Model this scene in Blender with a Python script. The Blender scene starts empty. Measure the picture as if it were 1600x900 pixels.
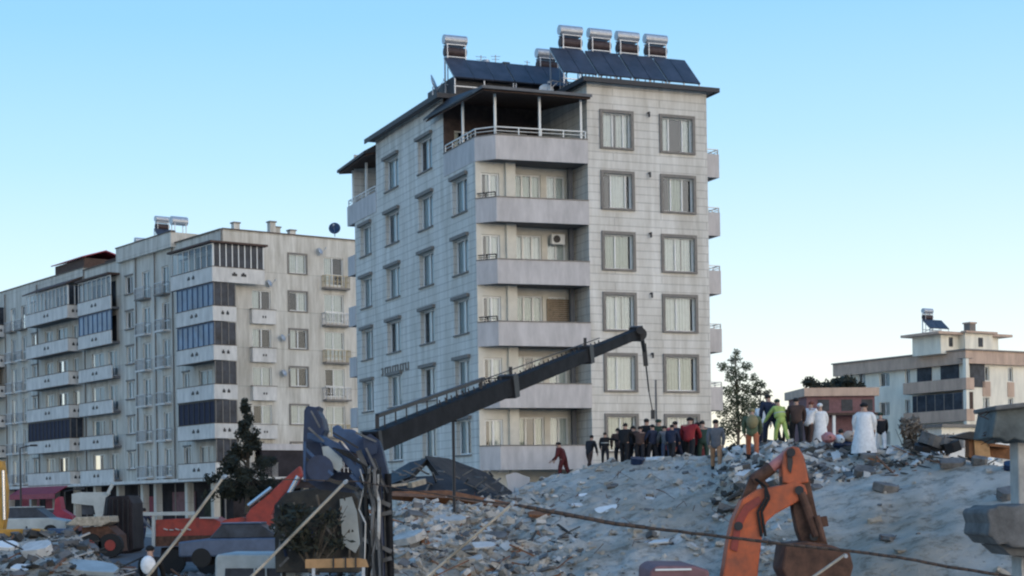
import bpy, bmesh, math, random
from mathutils import Vector, Matrix, noise

# ------------------------------------------------------------------ camera, sky, sun, exposure
F, EYE, RHO = 2685.0, 1.6, 0.016          # focal length in photo pixels, eye height, camera roll
CR, SR = math.cos(RHO), math.sin(RHO)
scene = bpy.context.scene
cam_d = bpy.data.cameras.new('camera'); cam = bpy.data.objects.new('camera', cam_d)
scene.collection.objects.link(cam); scene.camera = cam
cam_d.sensor_width = 36.0; cam_d.lens = F/1600*36; cam_d.shift_y = 335/1600
cam_d.clip_start = 0.1; cam_d.clip_end = 6000
cam.matrix_world = Matrix(((CR, SR, 0, 0), (0, 0, -1, 0), (-SR, CR, 0, EYE), (0, 0, 0, 1)))

SUN_EL, SUN_AZ = math.radians(8), math.radians(138)     # azimuth clockwise from +Y (the view)
world = bpy.data.worlds.new('World'); scene.world = world; world.use_nodes = True
wn, wl = world.node_tree.nodes, world.node_tree.links
bg = wn['Background']
sky = wn.new('ShaderNodeTexSky'); sky.sky_type = 'NISHITA'; sky.sun_disc = False
sky.sun_elevation = SUN_EL; sky.sun_rotation = SUN_AZ
sky.air_density = 1.0; sky.dust_density = 0.4; sky.ozone_density = 1.0
# the clear evening dome: pale at the horizon, deepening upward, by direction in the world
tc = wn.new('ShaderNodeTexCoord'); sx = wn.new('ShaderNodeSeparateXYZ'); wl.new(tc.outputs['Generated'], sx.inputs[0])
tilt = wn.new('ShaderNodeMath'); tilt.operation = 'MULTIPLY_ADD'; tilt.inputs[1].default_value = -0.035   # paler toward the sun's side
wl.new(sx.outputs['X'], tilt.inputs[0]); wl.new(sx.outputs['Z'], tilt.inputs[2])
rp = wn.new('ShaderNodeValToRGB'); cr_ = rp.color_ramp
stops = [(0.0,(.97,.88,.70)),(.045,(.90,.88,.77)),(.08,(.77,.875,.92)),(.13,(.61,.80,.945)),(.2,(.41,.685,.935)),(.275,(.265,.57,.905)),(.5,(.14,.385,.77)),(1.0,(.09,.25,.57))]
while len(cr_.elements) < len(stops): cr_.elements.new(.5)
for e, (p, c) in zip(cr_.elements, stops): e.position = p; e.color = (*c, 1)
wl.new(tilt.outputs[0], rp.inputs[0])
sc_ = wn.new('ShaderNodeVectorMath'); sc_.operation = 'SCALE'; sc_.inputs[3].default_value = 0.02
wl.new(sky.outputs[0], sc_.inputs[0])
ad_ = wn.new('ShaderNodeVectorMath'); ad_.operation = 'ADD'
wl.new(sc_.outputs[0], ad_.inputs[0]); wl.new(rp.outputs[0], ad_.inputs[1])
# the afterglow low in the sky behind the camera
dt = wn.new('ShaderNodeVectorMath'); dt.operation = 'DOT_PRODUCT'; dt.inputs[1].default_value = (math.sin(SUN_AZ), math.cos(SUN_AZ), 0)
wl.new(tc.outputs['Generated'], dt.inputs[0])
g1 = wn.new('ShaderNodeMapRange'); g1.inputs[1].default_value = 0.30; g1.inputs[2].default_value = 1.0; wl.new(dt.outputs['Value'], g1.inputs[0])
g2 = wn.new('ShaderNodeMapRange'); g2.inputs[1].default_value = 0.75; g2.inputs[2].default_value = 0.0; wl.new(sx.outputs['Z'], g2.inputs[0])
g3 = wn.new('ShaderNodeMath'); g3.operation = 'MULTIPLY'; wl.new(g1.outputs[0], g3.inputs[0]); wl.new(g2.outputs[0], g3.inputs[1])
g4 = wn.new('ShaderNodeVectorMath'); g4.operation = 'SCALE'; g4.inputs[0].default_value = (2.1, 1.66, 1.18); wl.new(g3.outputs[0], g4.inputs[3])
a5 = wn.new('ShaderNodeVectorMath'); a5.operation = 'ADD'; wl.new(ad_.outputs[0], a5.inputs[0]); wl.new(g4.outputs[0], a5.inputs[1])
wl.new(a5.outputs[0], bg.inputs[0]); bg.inputs[1].default_value = 1.0

sd = bpy.data.lights.new('sun', 'SUN'); so = bpy.data.objects.new('sun', sd); scene.collection.objects.link(so)
sd.energy = 0.35; sd.angle = math.radians(30); sd.color = (1.0, 0.84, 0.66)
dv = Vector((math.sin(SUN_AZ)*math.cos(SUN_EL), math.cos(SUN_AZ)*math.cos(SUN_EL), math.sin(SUN_EL)))
so.rotation_euler = dv.to_track_quat('Z', 'Y').to_euler(); so.location = (40, -40, 60)

scene.view_settings.view_transform = 'Standard'; scene.view_settings.look = 'None'
scene.view_settings.exposure = 0.18; scene.view_settings.gamma = 1.0
scene.cycles.use_denoising = True
scene.cycles.filter_width = 2.2
scene.cycles.max_bounces = 6; scene.cycles.transparent_max_bounces = 8
scene.render.engine = 'CYCLES'

COL = scene.collection
random.seed(7)

# ------------------------------------------------------------------ pixel geometry of the photograph (1600 x 900)
def ray(px, py):
    cx, cy = (px-800)/F, (785-py)/F
    return Vector((cx*CR+cy*SR, 1.0, -SR*cx+CR*cy))
def at(px, py, Y):
    r = ray(px, py); return Vector((r.x*Y, Y, EYE+r.z*Y))

# ------------------------------------------------------------------ materials
def mat(name, col, rough=0.8, metal=0.0, var=0.0, scale=3.0, bump=0.0, spec=0.4, col2=None, detail=5.0, streak=0):
    m = bpy.data.materials.new(name); m.use_nodes = True
    n, l = m.node_tree.nodes, m.node_tree.links
    b = n['Principled BSDF']; b.inputs['Roughness'].default_value = rough
    b.inputs['Metallic'].default_value = metal; b.inputs['Specular IOR Level'].default_value = spec
    c = (*col, 1)
    if var > 0 or col2 or bump > 0:
        g = n.new('ShaderNodeNewGeometry')
        nz = n.new('ShaderNodeTexNoise'); nz.inputs['Scale'].default_value = scale; nz.inputs['Detail'].default_value = detail
        nz.inputs['Roughness'].default_value = 0.65
        if streak:
            mp = n.new('ShaderNodeMapping'); mp.inputs['Scale'].default_value = (1, 1, streak)
            l.new(g.outputs['Position'], mp.inputs['Vector']); l.new(mp.outputs[0], nz.inputs['Vector'])
        else: l.new(g.outputs['Position'], nz.inputs['Vector'])
        rp = n.new('ShaderNodeValToRGB')
        a = col2 if col2 else tuple(x*(1-var) for x in col)
        bb = col if col2 else tuple(min(1, x*(1+var)) for x in col)
        rp.color_ramp.elements[0].color = (*a, 1); rp.color_ramp.elements[1].color = (*bb, 1)
        rp.color_ramp.elements[0].position = 0.33; rp.color_ramp.elements[1].position = 0.67
        l.new(nz.outputs[0], rp.inputs[0]); l.new(rp.outputs[0], b.inputs['Base Color'])
        if bump > 0:
            bp = n.new('ShaderNodeBump'); bp.inputs['Strength'].default_value = bump; bp.inputs['Distance'].default_value = 0.05
            l.new(nz.outputs[0], bp.inputs['Height']); l.new(bp.outputs[0], b.inputs['Normal'])
    else:
        b.inputs['Base Color'].default_value = c
    return m

def cladding(name, c1, c2, mortar, bw, rh, ms, grime=0.35, rough=0.75):
    """stone slabs laid in courses, with rain streaks and patches of dust"""
    m = bpy.data.materials.new(name); m.use_nodes = True
    n, l = m.node_tree.nodes, m.node_tree.links
    b = n['Principled BSDF']; b.inputs['Roughness'].default_value = rough; b.inputs['Specular IOR Level'].default_value = 0.3
    uv = n.new('ShaderNodeUVMap'); uv.uv_map = 'metric'
    br = n.new('ShaderNodeTexBrick'); l.new(uv.outputs[0], br.inputs['Vector'])
    br.inputs['Color1'].default_value = (*c1, 1); br.inputs['Color2'].default_value = (*c2, 1)
    br.inputs['Mortar'].default_value = (*mortar, 1); br.inputs['Scale'].default_value = 1.0
    br.inputs['Brick Width'].default_value = bw; br.inputs['Row Height'].default_value = rh
    br.inputs['Mortar Size'].default_value = ms; br.inputs['Mortar Smooth'].default_value = 0.3; br.inputs['Bias'].default_value = -0.2
    g = n.new('ShaderNodeNewGeometry')
    mp = n.new('ShaderNodeMapping'); mp.inputs['Scale'].default_value = (1.6, 1.6, 0.22)
    l.new(g.outputs['Position'], mp.inputs['Vector'])
    nz = n.new('ShaderNodeTexNoise'); nz.inputs['Scale'].default_value = 1.0; nz.inputs['Detail'].default_value = 6
    nz.inputs['Roughness'].default_value = 0.7
    l.new(mp.outputs[0], nz.inputs['Vector'])
    rp = n.new('ShaderNodeValToRGB'); rp.color_ramp.elements[0].position = 0.35; rp.color_ramp.elements[1].position = 0.7
    k = 1-grime
    rp.color_ramp.elements[0].color = (k, k*0.97, k*0.92, 1); rp.color_ramp.elements[1].color = (1, 1, 1, 1)
    l.new(nz.outputs[0], rp.inputs[0])
    mx = n.new('ShaderNodeMix'); mx.data_type = 'RGBA'; mx.blend_type = 'MULTIPLY'; mx.inputs[0].default_value = 1.0
    l.new(br.outputs['Color'], mx.inputs[6]); l.new(rp.outputs[0], mx.inputs[7])
    l.new(mx.outputs[2], b.inputs['Base Color'])
    bp = n.new('ShaderNodeBump'); bp.inputs['Strength'].default_value = 0.5; bp.inputs['Distance'].default_value = 0.02; bp.invert = True
    l.new(br.outputs['Fac'], bp.inputs['Height']); l.new(bp.outputs[0], b.inputs['Normal'])
    return m

def glass_mat(name, tint, gloss=0.35):
    m = bpy.data.materials.new(name); m.use_nodes = True
    n, l = m.node_tree.nodes, m.node_tree.links
    n.remove(n['Principled BSDF']); out = n['Material Output']
    tr = n.new('ShaderNodeBsdfTransparent'); tr.inputs[0].default_value = (*tint, 1)
    gl = n.new('ShaderNodeBsdfGlossy'); gl.inputs['Roughness'].default_value = 0.06; gl.inputs[0].default_value = (0.62, 0.70, 0.82, 1)
    fr = n.new('ShaderNodeFresnel'); fr.inputs[0].default_value = 1.5
    ad = n.new('ShaderNodeMath'); ad.operation = 'ADD'; ad.inputs[1].default_value = gloss*0.3; ad.use_clamp = True
    mx = n.new('ShaderNodeMixShader')
    l.new(fr.outputs[0], ad.inputs[0]); l.new(ad.outputs[0], mx.inputs[0])
    l.new(tr.outputs[0], mx.inputs[1]); l.new(gl.outputs[0], mx.inputs[2]); l.new(mx.outputs[0], out.inputs[0])
    return m

M = {}
M['stone']    = cladding('cream_stone_cladding', (.74, .71, .66), (.70, .67, .62), (.53, .505, .47), 5.2, .40, .024, .32)
M['stone_side'] = M['stone']
M['parapet']  = mat('rose_grey_render', (.50, .465, .45), .85, var=.15, scale=2.2, streak=.25)
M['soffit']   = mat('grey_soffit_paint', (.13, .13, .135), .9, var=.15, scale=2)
M['inner']    = mat('pale_recess_render', (.60, .565, .49), .85, var=.1, scale=1.5)
M['surround'] = mat('taupe_window_surround', (.20, .18, .16), .8, var=.15, scale=6)
M['upvc']     = mat('white_window_plastic', (.72, .72, .70), .4)
M['curtain']  = mat('white_net_curtain', (.74, .77, .74), .9, var=.08, scale=5)
M['drape']    = mat('pale_green_curtain', (.50, .55, .48), .9, var=.1, scale=5)
M['brown_blind'] = mat('brown_slatted_blind', (.26, .20, .14), .8, var=.3, scale=8)
M['glass']    = glass_mat('window_glass', (.76, .79, .79), .10)
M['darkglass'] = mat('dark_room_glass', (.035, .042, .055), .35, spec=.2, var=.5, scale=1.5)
M['blueglass'] = mat('blue_balcony_glazing', (.07, .145, .24), .3, var=.35, scale=.8, spec=.5)
M['trim']     = mat('dark_roof_trim', (.035, .035, .04), .6)
M['rooftop']  = mat('roof_felt', (.16, .15, .15), .9, var=.2)
M['brownwood'] = mat('brown_roof_boards', (.075, .045, .035), .8, var=.3, scale=4)
M['white']    = mat('white_paint', (.72, .72, .70), .5, var=.06)
M['steel']    = mat('galvanised_steel', (.45, .47, .50), .45, .6, var=.15, scale=8)
M['tank_red'] = mat('oxide_red_tank', (.055, .035, .035), .6, var=.3, scale=6)
M['collector'] = mat('blue_black_collector', (.040, .045, .062), .4, var=.35, scale=1.5, spec=.4)
M['black']    = mat('black_iron', (.022, .022, .025), .5, var=.2)
M['lb_wall']  = cladding('cream_painted_render', (.70, .665, .60), (.67, .64, .575), (.56, .53, .47), 30, 3.0, .03, .42, .85)
M['lb_para']  = mat('off_white_parapet', (.60, .57, .53), .85, var=.17, scale=1.8, streak=.3)
M['lb_trim']  = mat('dark_brown_trim', (.10, .075, .06), .7, var=.2)
M['lb_yellow'] = mat('ochre_edge_render', (.45, .36, .22), .85, var=.15)
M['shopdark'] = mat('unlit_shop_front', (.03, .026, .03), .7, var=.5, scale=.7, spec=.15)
M['grimy'] = mat('grimy_dark_plating', (.085, .075, .06), .8, col2=(.025, .028, .032), scale=1.6, spec=.2, bump=.4)
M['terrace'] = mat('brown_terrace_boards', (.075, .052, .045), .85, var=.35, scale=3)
M['redsign']  = mat('crimson_sign', (.28, .03, .055), .6, var=.25, scale=3)
M['navycloth'] = mat('navy_balcony_cover', (.02, .022, .045), .8, var=.2)
M['pink']     = mat('salmon_band_render', (.52, .37, .28), .85, var=.16, scale=1.4, streak=.3)
M['rb_wall']  = mat('ivory_render', (.80, .74, .62), .85, var=.13, scale=1.2, streak=.25)
M['maroon']   = mat('maroon_brick', (.19, .10, .105), .85, var=.2)
M['concrete'] = mat('grey_concrete', (.46, .435, .40), .9, var=.25, scale=2.2, bump=.6)
M['conc_ruin'] = mat('stained_green_grey_concrete', (.11, .12, .115), .9, var=.4, scale=1.8, bump=.7)
M['conc_pale'] = mat('pale_concrete', (.56, .54, .51), .9, var=.2, scale=2.2, bump=.5)
M['conc_dark'] = mat('dark_broken_concrete', (.13, .125, .12), .9, var=.4, scale=2.2, bump=.6)
M['crane_blue'] = mat('faded_blue_machine_paint', (.030, .070, .15), .45, var=.3, scale=2.5)
M['crane_navy'] = mat('navy_machine_paint', (.010, .024, .062), .45, var=.3, scale=2.5)
M['boom']     = mat('weathered_dark_boom_paint', (.013, .013, .015), .7, var=.5, scale=2, spec=.15)
M['orange']   = mat('orange_excavator_paint', (.56, .12, .04), .6, col2=(.25, .075, .04), scale=3.4, bump=.3, detail=9)
M['rust']     = mat('rusty_brown_steel', (.085, .04, .025), .75, var=.5, scale=5, bump=.3)
M['redpaint'] = mat('red_machine_paint', (.36, .045, .03), .5, col2=(.18, .03, .025), scale=3)
M['salmon']   = mat('worn_red_cylinder_paint', (.50, .20, .18), .5, var=.25, scale=5)
M['yellow']   = mat('yellow_ochre_machine_paint', (.46, .24, .04), .5, var=.25, scale=3)
M['chrome']   = mat('polished_cylinder_rod', (.55, .56, .58), .25, .8)
M['rubber']   = mat('black_rubber', (.02, .02, .02), .9)
M['wood']     = mat('weathered_pole_wood', (.36, .31, .24), .85, var=.35, scale=6)
M['bwood']    = mat('brown_cabinet_wood', (.20, .085, .035), .7, var=.4, scale=3)
M['ochrewood'] = mat('ochre_board', (.42, .24, .11), .75, var=.2, scale=4)
M['cable']    = mat('rusty_cable', (.07, .05, .04), .8, var=.3, scale=9)
M['tealwhite'] = mat('dusty_white_bodywork', (.36, .39, .385), .5, var=.15, scale=2)
M['bluecar']  = mat('slate_blue_bodywork', (.07, .10, .16), .35, var=.2)
M['bark']     = mat('grey_brown_bark', (.10, .08, .06), .95, var=.3, scale=8)
M['leaf_dark'] = mat('dark_conifer_foliage', (.034, .037, .025), .9, var=.5, scale=2.5)
M['leaf_mid'] = mat('olive_foliage', (.085, .10, .06), .9, var=.5, scale=2.5)
M['leaf_dead'] = mat('dusty_dead_twigs', (.15, .125, .10), .95, var=.4, scale=4)
M['tarp']     = mat('black_tarpaulin', (.028, .028, .030), .6, var=.4, scale=1.8, bump=.4)
M['skin']     = mat('skin', (.42, .25, .18), .6)
M['hair']     = mat('black_hair', (.018, .015, .014), .8)

def ground_material():
    m = bpy.data.materials.new('dusty_rubble_ground'); m.use_nodes = True
    n, l = m.node_tree.nodes, m.node_tree.links
    b = n['Principled BSDF']; b.inputs['Roughness'].default_value = .95; b.inputs['Specular IOR Level'].default_value = .15
    g = n.new('ShaderNodeNewGeometry')
    def nz(sc, de, ro=.65):
        t = n.new('ShaderNodeTexNoise'); t.inputs['Scale'].default_value = sc; t.inputs['Detail'].default_value = de
        t.inputs['Roughness'].default_value = ro; l.new(g.outputs['Position'], t.inputs['Vector']); return t
    a, c, d = nz(.16, 5), nz(1.7, 8, .75), nz(7, 6, .8)
    r1 = n.new('ShaderNodeValToRGB')
    r1.color_ramp.elements[0].position = .38; r1.color_ramp.elements[0].color = (.47, .41, .33, 1)
    r1.color_ramp.elements[1].position = .6; r1.color_ramp.elements[1].color = (.74, .68, .60, 1)
    l.new(a.outputs[0], r1.inputs[0])
    r2 = n.new('ShaderNodeValToRGB')
    r2.color_ramp.elements[0].position = .36; r2.color_ramp.elements[0].color = (.38, .36, .33, 1)
    r2.color_ramp.elements[1].position = .50; r2.color_ramp.elements[1].color = (1, 1, 1, 1)
    l.new(c.outputs[0], r2.inputs[0])
    mx = n.new('ShaderNodeMix'); mx.data_type = 'RGBA'; mx.blend_type = 'MULTIPLY'; mx.inputs[0].default_value = .8
    l.new(r1.outputs[0], mx.inputs[6]); l.new(r2.outputs[0], mx.inputs[7]); l.new(mx.outputs[2], b.inputs['Base Color'])
    ad = n.new('ShaderNodeMath'); ad.operation = 'MULTIPLY_ADD'; ad.inputs[1].default_value = .35
    l.new(d.outputs[0], ad.inputs[0]); l.new(c.outputs[0], ad.inputs[2])
    bp = n.new('ShaderNodeBump'); bp.inputs['Strength'].default_value = 1.0; bp.inputs['Distance'].default_value = .28
    l.new(ad.outputs[0], bp.inputs['Height']); l.new(bp.outputs[0], b.inputs['Normal'])
    return m
M['ground'] = ground_material()
M['road'] = mat('dusty_asphalt', (.13, .13, .135), .9, col2=(.07, .07, .075), scale=.8, bump=.2)

# ------------------------------------------------------------------ mesh building
class MB:
    def __init__(s): s.v = []; s.f = []; s.smooth = False
    def add(s, vs, fs):
        o = len(s.v); s.v += [Vector(p) for p in vs]; s.f += [tuple(i+o for i in f) for f in fs]; return s
    def box(s, x0, x1, y0, y1, z0, z1):
        vs = [(x0,y0,z0),(x1,y0,z0),(x1,y1,z0),(x0,y1,z0),(x0,y0,z1),(x1,y0,z1),(x1,y1,z1),(x0,y1,z1)]
        return s.add(vs, [(3,2,1,0),(4,5,6,7),(0,1,5,4),(1,2,6,5),(2,3,7,6),(3,0,4,7)])
    def quad(s, a, b, c, d): return s.add([a,b,c,d], [(0,1,2,3)])
    def prism(s, pts, z0, z1):                      # plan polygon extruded upward
        n = len(pts)
        vs = [(p[0],p[1],z0) for p in pts]+[(p[0],p[1],z1) for p in pts]
        return s.add(vs, [tuple(range(n-1,-1,-1)), tuple(range(n,2*n))]+[(i,(i+1)%n,n+(i+1)%n,n+i) for i in range(n)])
    def slab(s, pts, off):                          # 3-D polygon given thickness by an offset vector
        n = len(pts); off = Vector(off)
        vs = [Vector(p) for p in pts]+[Vector(p)+off for p in pts]
        return s.add(vs, [tuple(range(n-1,-1,-1)), tuple(range(n,2*n))]+[(i,(i+1)%n,n+(i+1)%n,n+i) for i in range(n)])
    def beam(s, a, b, w, h, up=(0,0,1), w2=None, h2=None):
        a, b, up = Vector(a), Vector(b), Vector(up)
        d = (b-a).normalized(); sx = d.cross(up)
        if sx.length < 1e-4: sx = d.cross(Vector((0,1,0)))
        sx.normalize(); sz = sx.cross(d).normalized()
        w2 = w if w2 is None else w2; h2 = h if h2 is None else h2
        vs = []
        for p, ww, hh in ((a,w,h),(b,w2,h2)):
            for i, j in ((-1,-1),(1,-1),(1,1),(-1,1)): vs.append(p+sx*(i*ww/2)+sz*(j*hh/2))
        return s.add(vs, [(3,2,1,0),(4,5,6,7),(0,1,5,4),(1,2,6,5),(2,3,7,6),(3,0,4,7)])
    def tube(s, a, b, r, r2=None, n=8, caps=True):
        a, b = Vector(a), Vector(b); r2 = r if r2 is None else r2
        d = (b-a).normalized(); sx = d.orthogonal().normalized(); sy = d.cross(sx)
        vs = []
        for p, rr in ((a,r),(b,r2)):
            for i in range(n):
                t = 2*math.pi*i/n; vs.append(p+sx*(math.cos(t)*rr)+sy*(math.sin(t)*rr))
        fs = [(i,(i+1)%n,n+(i+1)%n,n+i) for i in range(n)]
        if caps: fs += [tuple(range(n-1,-1,-1)), tuple(range(n,2*n))]
        return s.add(vs, fs)
    def path(s, pts, r, n=6, jit=0):
        for i in range(len(pts)-1):
            s.tube(pts[i], pts[i+1], r, n=n)
        return s
    def ball(s, c, rx, ry=None, rz=None, n=8, m=6, jit=0):
        ry = rx if ry is None else ry; rz = rx if rz is None else rz; c = Vector(c)
        vs = [c+Vector((0,0,-rz))]
        for j in range(1, m):
            ph = -math.pi/2+math.pi*j/m
            for i in range(n):
                t = 2*math.pi*i/n; q = 1+random.uniform(-jit, jit)
                vs.append(c+Vector((rx*math.cos(ph)*math.cos(t)*q, ry*math.cos(ph)*math.sin(t)*q, rz*math.sin(ph)*q)))
        vs.append(c+Vector((0,0,rz))); L = len(vs)-1
        fs = [(0, 1+(i+1)%n, 1+i) for i in range(n)]
        for j in range(m-2):
            for i in range(n):
                a = 1+j*n+i; b2 = 1+j*n+(i+1)%n; fs.append((a, b2, b2+n, a+n))
        k = 1+(m-2)*n
        fs += [(k+i, k+(i+1)%n, L) for i in range(n)]
        return s.add(vs, fs)
    def build(s, name, material, parent=None, origin=None, smooth=False, bevel=0):
        """one mesh object; `origin`: the vertices are world coordinates and the root stands there"""
        me = bpy.data.meshes.new(name)
        o = Vector(origin) if origin is not None else Vector((0,0,0))
        me.from_pydata([tuple(p-o) for p in s.v], [], s.f); me.update()
        uv = me.uv_layers.new(name='metric')
        for p in me.polygons:
            nn = p.normal
            if abs(nn.z) < .7:
                t = Vector((-nn.y, nn.x, 0)); t = t.normalized() if t.length > 1e-6 else Vector((1,0,0))
                for li in p.loop_indices:
                    co = me.vertices[me.loops[li].vertex_index].co; uv.data[li].uv = (co.dot(t)+100, co.z+100)
            else:
                for li in p.loop_indices:
                    co = me.vertices[me.loops[li].vertex_index].co; uv.data[li].uv = (co.x+100, co.y+100)
        me.materials.append(material)
        if smooth: me.polygons.foreach_set('use_smooth', [True]*len(me.polygons))
        ob = bpy.data.objects.new(name, me); COL.objects.link(ob)
        if parent is not None: ob.parent = parent
        if bevel:
            bv = ob.modifiers.new('bevel', 'BEVEL'); bv.width = bevel; bv.segments = 2; bv.limit_method = 'ANGLE'
        return ob

def tag(o, label=None, cat=None, group=None, kind=None):
    if label: o['label'] = label
    if cat: o['category'] = cat
    if group: o['group'] = group
    if kind: o['kind'] = kind
    return o
def thing(name, label, cat, loc=(0,0,0), rz=0, group=None):
    o = bpy.data.objects.new(name, None); COL.objects.link(o); o.empty_display_size = .3
    o.location = loc; o.rotation_euler = (0,0,rz)
    return tag(o, label, cat, group)
def copy_tree(o, parent=None):
    c = o.copy(); COL.objects.link(c); c.parent = parent
    for ch in [x for x in bpy.data.objects if x.parent is o]: copy_tree(ch, c)
    return c

# ------------------------------------------------------------------ terrain
def lerp_table(t, x):
    if x <= t[0][0]: return t[0][1:]
    for i in range(len(t)-1):
        if x <= t[i+1][0]:
            k = (x-t[i][0])/(t[i+1][0]-t[i][0]); k = k*k*(3-2*k)
            return tuple(a+(b-a)*k for a, b in zip(t[i][1:], t[i+1][1:]))
    return t[-1][1:]
#        px   crest distance, crest pixel row, foot distance
CREST = [(-300,58,842,46),(0,58,838,46),(110,57,838,46),(170,58,880,47),(215,60,905,48),(300,60,905,48),(520,60,890,46),(585,64,815,44),
         (640,66,786,44),(720,68,783,44),(790,72,776,44),(830,75,756,44),(880,76,739,43),(950,76,723,43),(1000,75,716,42),(1110,73,713,42),
         (1150,68,700,42),(1210,66,691,42),(1300,64,694,42),(1380,61,702,41),(1450,58,713,40),(1500,56,722,40),(1600,54,731,40),(1900,54,760,40)]
def base_h(Y):
    y = max(35.0, min(110.0, Y)); return -5.3e-4*(110-y)**2
def fbm(x, y, s, o=4):
    v, a, t = 0, 1, 0
    for i in range(o):
        v += a*noise.noise(Vector((x*s, y*s, 3.1+i*7.7))); t += a; a *= .5; s *= 2.03
    return v/t
def height(X, Y, detail=True):
    b = base_h(Y)
    if not (20 < Y < 120): return b
    px = 800+F*X/Y
    if px < -400 or px > 2100: return b
    yc, row, yf = lerp_table(CREST, px)
    H = 785-RHO*(px-800)
    zc = EYE+(H-row)*yc/F
    zc = max(zc, base_h(yc))
    if Y <= yc:
        t = (Y-yf)/(yc-yf)
        if t <= 0: z = b
        else:
            zf = base_h(yf); e = t*(1.25-.25*t)
            z = max(b, zf+(zc-zf)*e)
    else:
        z = max(b, zc-.05*min(Y-yc, 3)-max(0, Y-yc-3)*.30)
    over = max(0, min(1, (z-b)/1.0))
    if detail:
        dd = min(1, abs(Y-yc)/5) if Y < yc else .25
        rough = .35+.65*max(0, min(1, (1320-px)/150)) if px > 700 else 1
        z += over*(fbm(X, Y, .22)*.60*dd+fbm(X+9, Y, .9)*.34*(.35+.65*dd)*rough+fbm(X, Y+5, 2.6, 3)*.20*rough)
    z += .03*fbm(X, Y, .7, 2)
    return z

def axis(lo, hi, step, far):
    a = []; x = lo
    while x <= hi: a.append(x); x += step
    g = step; x = hi
    up = []
    while x < far: g *= 1.35; x += g; up.append(x)
    g = step; x = lo; dn = []
    while x > -far: g *= 1.35; x -= g; dn.append(x)
    return dn[::-1]+a+up
def ground():
    xs = axis(-24, 30, .2, 4000); ys = axis(40, 84, .2, 4000)
    nx = len(xs); v = []; f = []
    for y in ys:
        for x in xs: v.append(Vector((x, y, height(x, y))))
    for j in range(len(ys)-1):
        for i in range(nx-1): f.append((j*nx+i, j*nx+i+1, (j+1)*nx+i+1, (j+1)*nx+i))
    mb = MB(); mb.v = v; mb.f = f
    return tag(mb.build('ground', M['ground'], smooth=True), kind='structure')
ground()
def road():
    mb = MB(); n = 24
    A, B = Vector((-6, 62)), Vector((-34, 130))
    nn = Vector((-.92, -.38))
    v = []
    for j in range(n+1):
        for i in range(9):
            p = A.lerp(B, j/n)+nn*(i*1.1)
            v.append(Vector((p.x, p.y, max(height(p.x, p.y), base_h(p.y))+.03)))
    mb.v = v
    mb.f = [(j*9+i, (j+1)*9+i, (j+1)*9+i+1, j*9+i+1) for j in range(n) for i in range(8)]
    return tag(mb.build('road', M['road'], smooth=True), kind='structure')
road()

# ------------------------------------------------------------------ buildings
class Frame:
    def __init__(s, X, Y, ang, sy=1.0):
        s.O = Vector((X, Y, 0)); s.ang = ang; s.sy = sy
        s.ex = Vector((math.cos(ang), math.sin(ang), 0)); s.ey = Vector((-math.sin(ang), math.cos(ang), 0))
    def w(s, a, b, z): return s.O+s.ex*a+s.ey*(b*s.sy)+Vector((0,0,z))
    def hit(s, px, py, axis_, c):
        r = ray(px, py); n = s.ey if axis_ == 'b' else s.ex
        t = (c*(s.sy if axis_ == 'b' else 1)+s.O.dot(n))/(r.dot(Vector((n.x, n.y, 0))))
        p = Vector((r.x*t, t, EYE+r.z*t)); q = p-s.O
        return (q.dot(s.ex) if axis_ == 'b' else q.dot(s.ey)/s.sy, p.z)
class Face:
    """a vertical facade plane in a building's own axes; o is the distance out of the wall"""
    def __init__(s, axis_, c): s.ax, s.c = axis_, c
    def P(s, u, z, o=0): return Vector((u, s.c-o, z)) if s.ax == 'b' else Vector((s.c-o, u, z))
    def box(s, mb, u0, u1, z0, z1, o0, o1):
        if s.ax == 'b': return mb.box(u0, u1, s.c-o1, s.c-o0, z0, z1)
        return mb.box(s.c-o1, s.c-o0, u0, u1, z0, z1)
    def quad(s, mb, u0, u1, z0, z1, o=0):
        q = [s.P(u0,z0,o), s.P(u1,z0,o), s.P(u1,z1,o), s.P(u0,z1,o)]
        if s.ax == 'a': q = q[::-1]
        mb.add(q, [(0,1,2,3)])
def wall(mb, fc, u0, u1, z0, z1, holes, reveal=.2):
    us = sorted({u0, u1}|{min(max(h[k], u0), u1) for h in holes for k in (0,1)})
    zs = sorted({z0, z1}|{min(max(h[k], z0), z1) for h in holes for k in (2,3)})
    for i in range(len(us)-1):
        for j in range(len(zs)-1):
            uc, zc = (us[i]+us[i+1])/2, (zs[j]+zs[j+1])/2
            if not any(h[0] < uc < h[1] and h[2] < zc < h[3] for h in holes):
                fc.quad(mb, us[i], us[i+1], zs[j], zs[j+1])
    for h in holes:
        a, b, c, d = h[:4]
        P = fc.P; r = -reveal
        mb.add([P(a,c),P(a,d),P(a,d,r),P(a,c,r)], [(0,1,2,3)]); mb.add([P(b,c),P(b,d),P(b,d,r),P(b,c,r)], [(3,2,1,0)])
        mb.add([P(a,c),P(b,c),P(b,c,r),P(a,c,r)], [(3,2,1,0)]); mb.add([P(a,d),P(b,d),P(b,d,r),P(a,d,r)], [(0,1,2,3)])
def folds(fc, mb, u0, u1, z0, z1, o, amp=.035, lam=.17):
    n = max(4, int((u1-u0)/lam*4)); vs = []
    for i in range(n+1):
        u = u0+(u1-u0)*i/n; oo = o+amp*math.sin(i*math.pi/2+.6)*(.6+.4*math.sin(i*.37))
        vs += [fc.P(u, z0, oo), fc.P(u, z1, oo)]
    mb.add(vs, [(2*i, 2*i+2, 2*i+3, 2*i+1) for i in range(n)])
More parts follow.
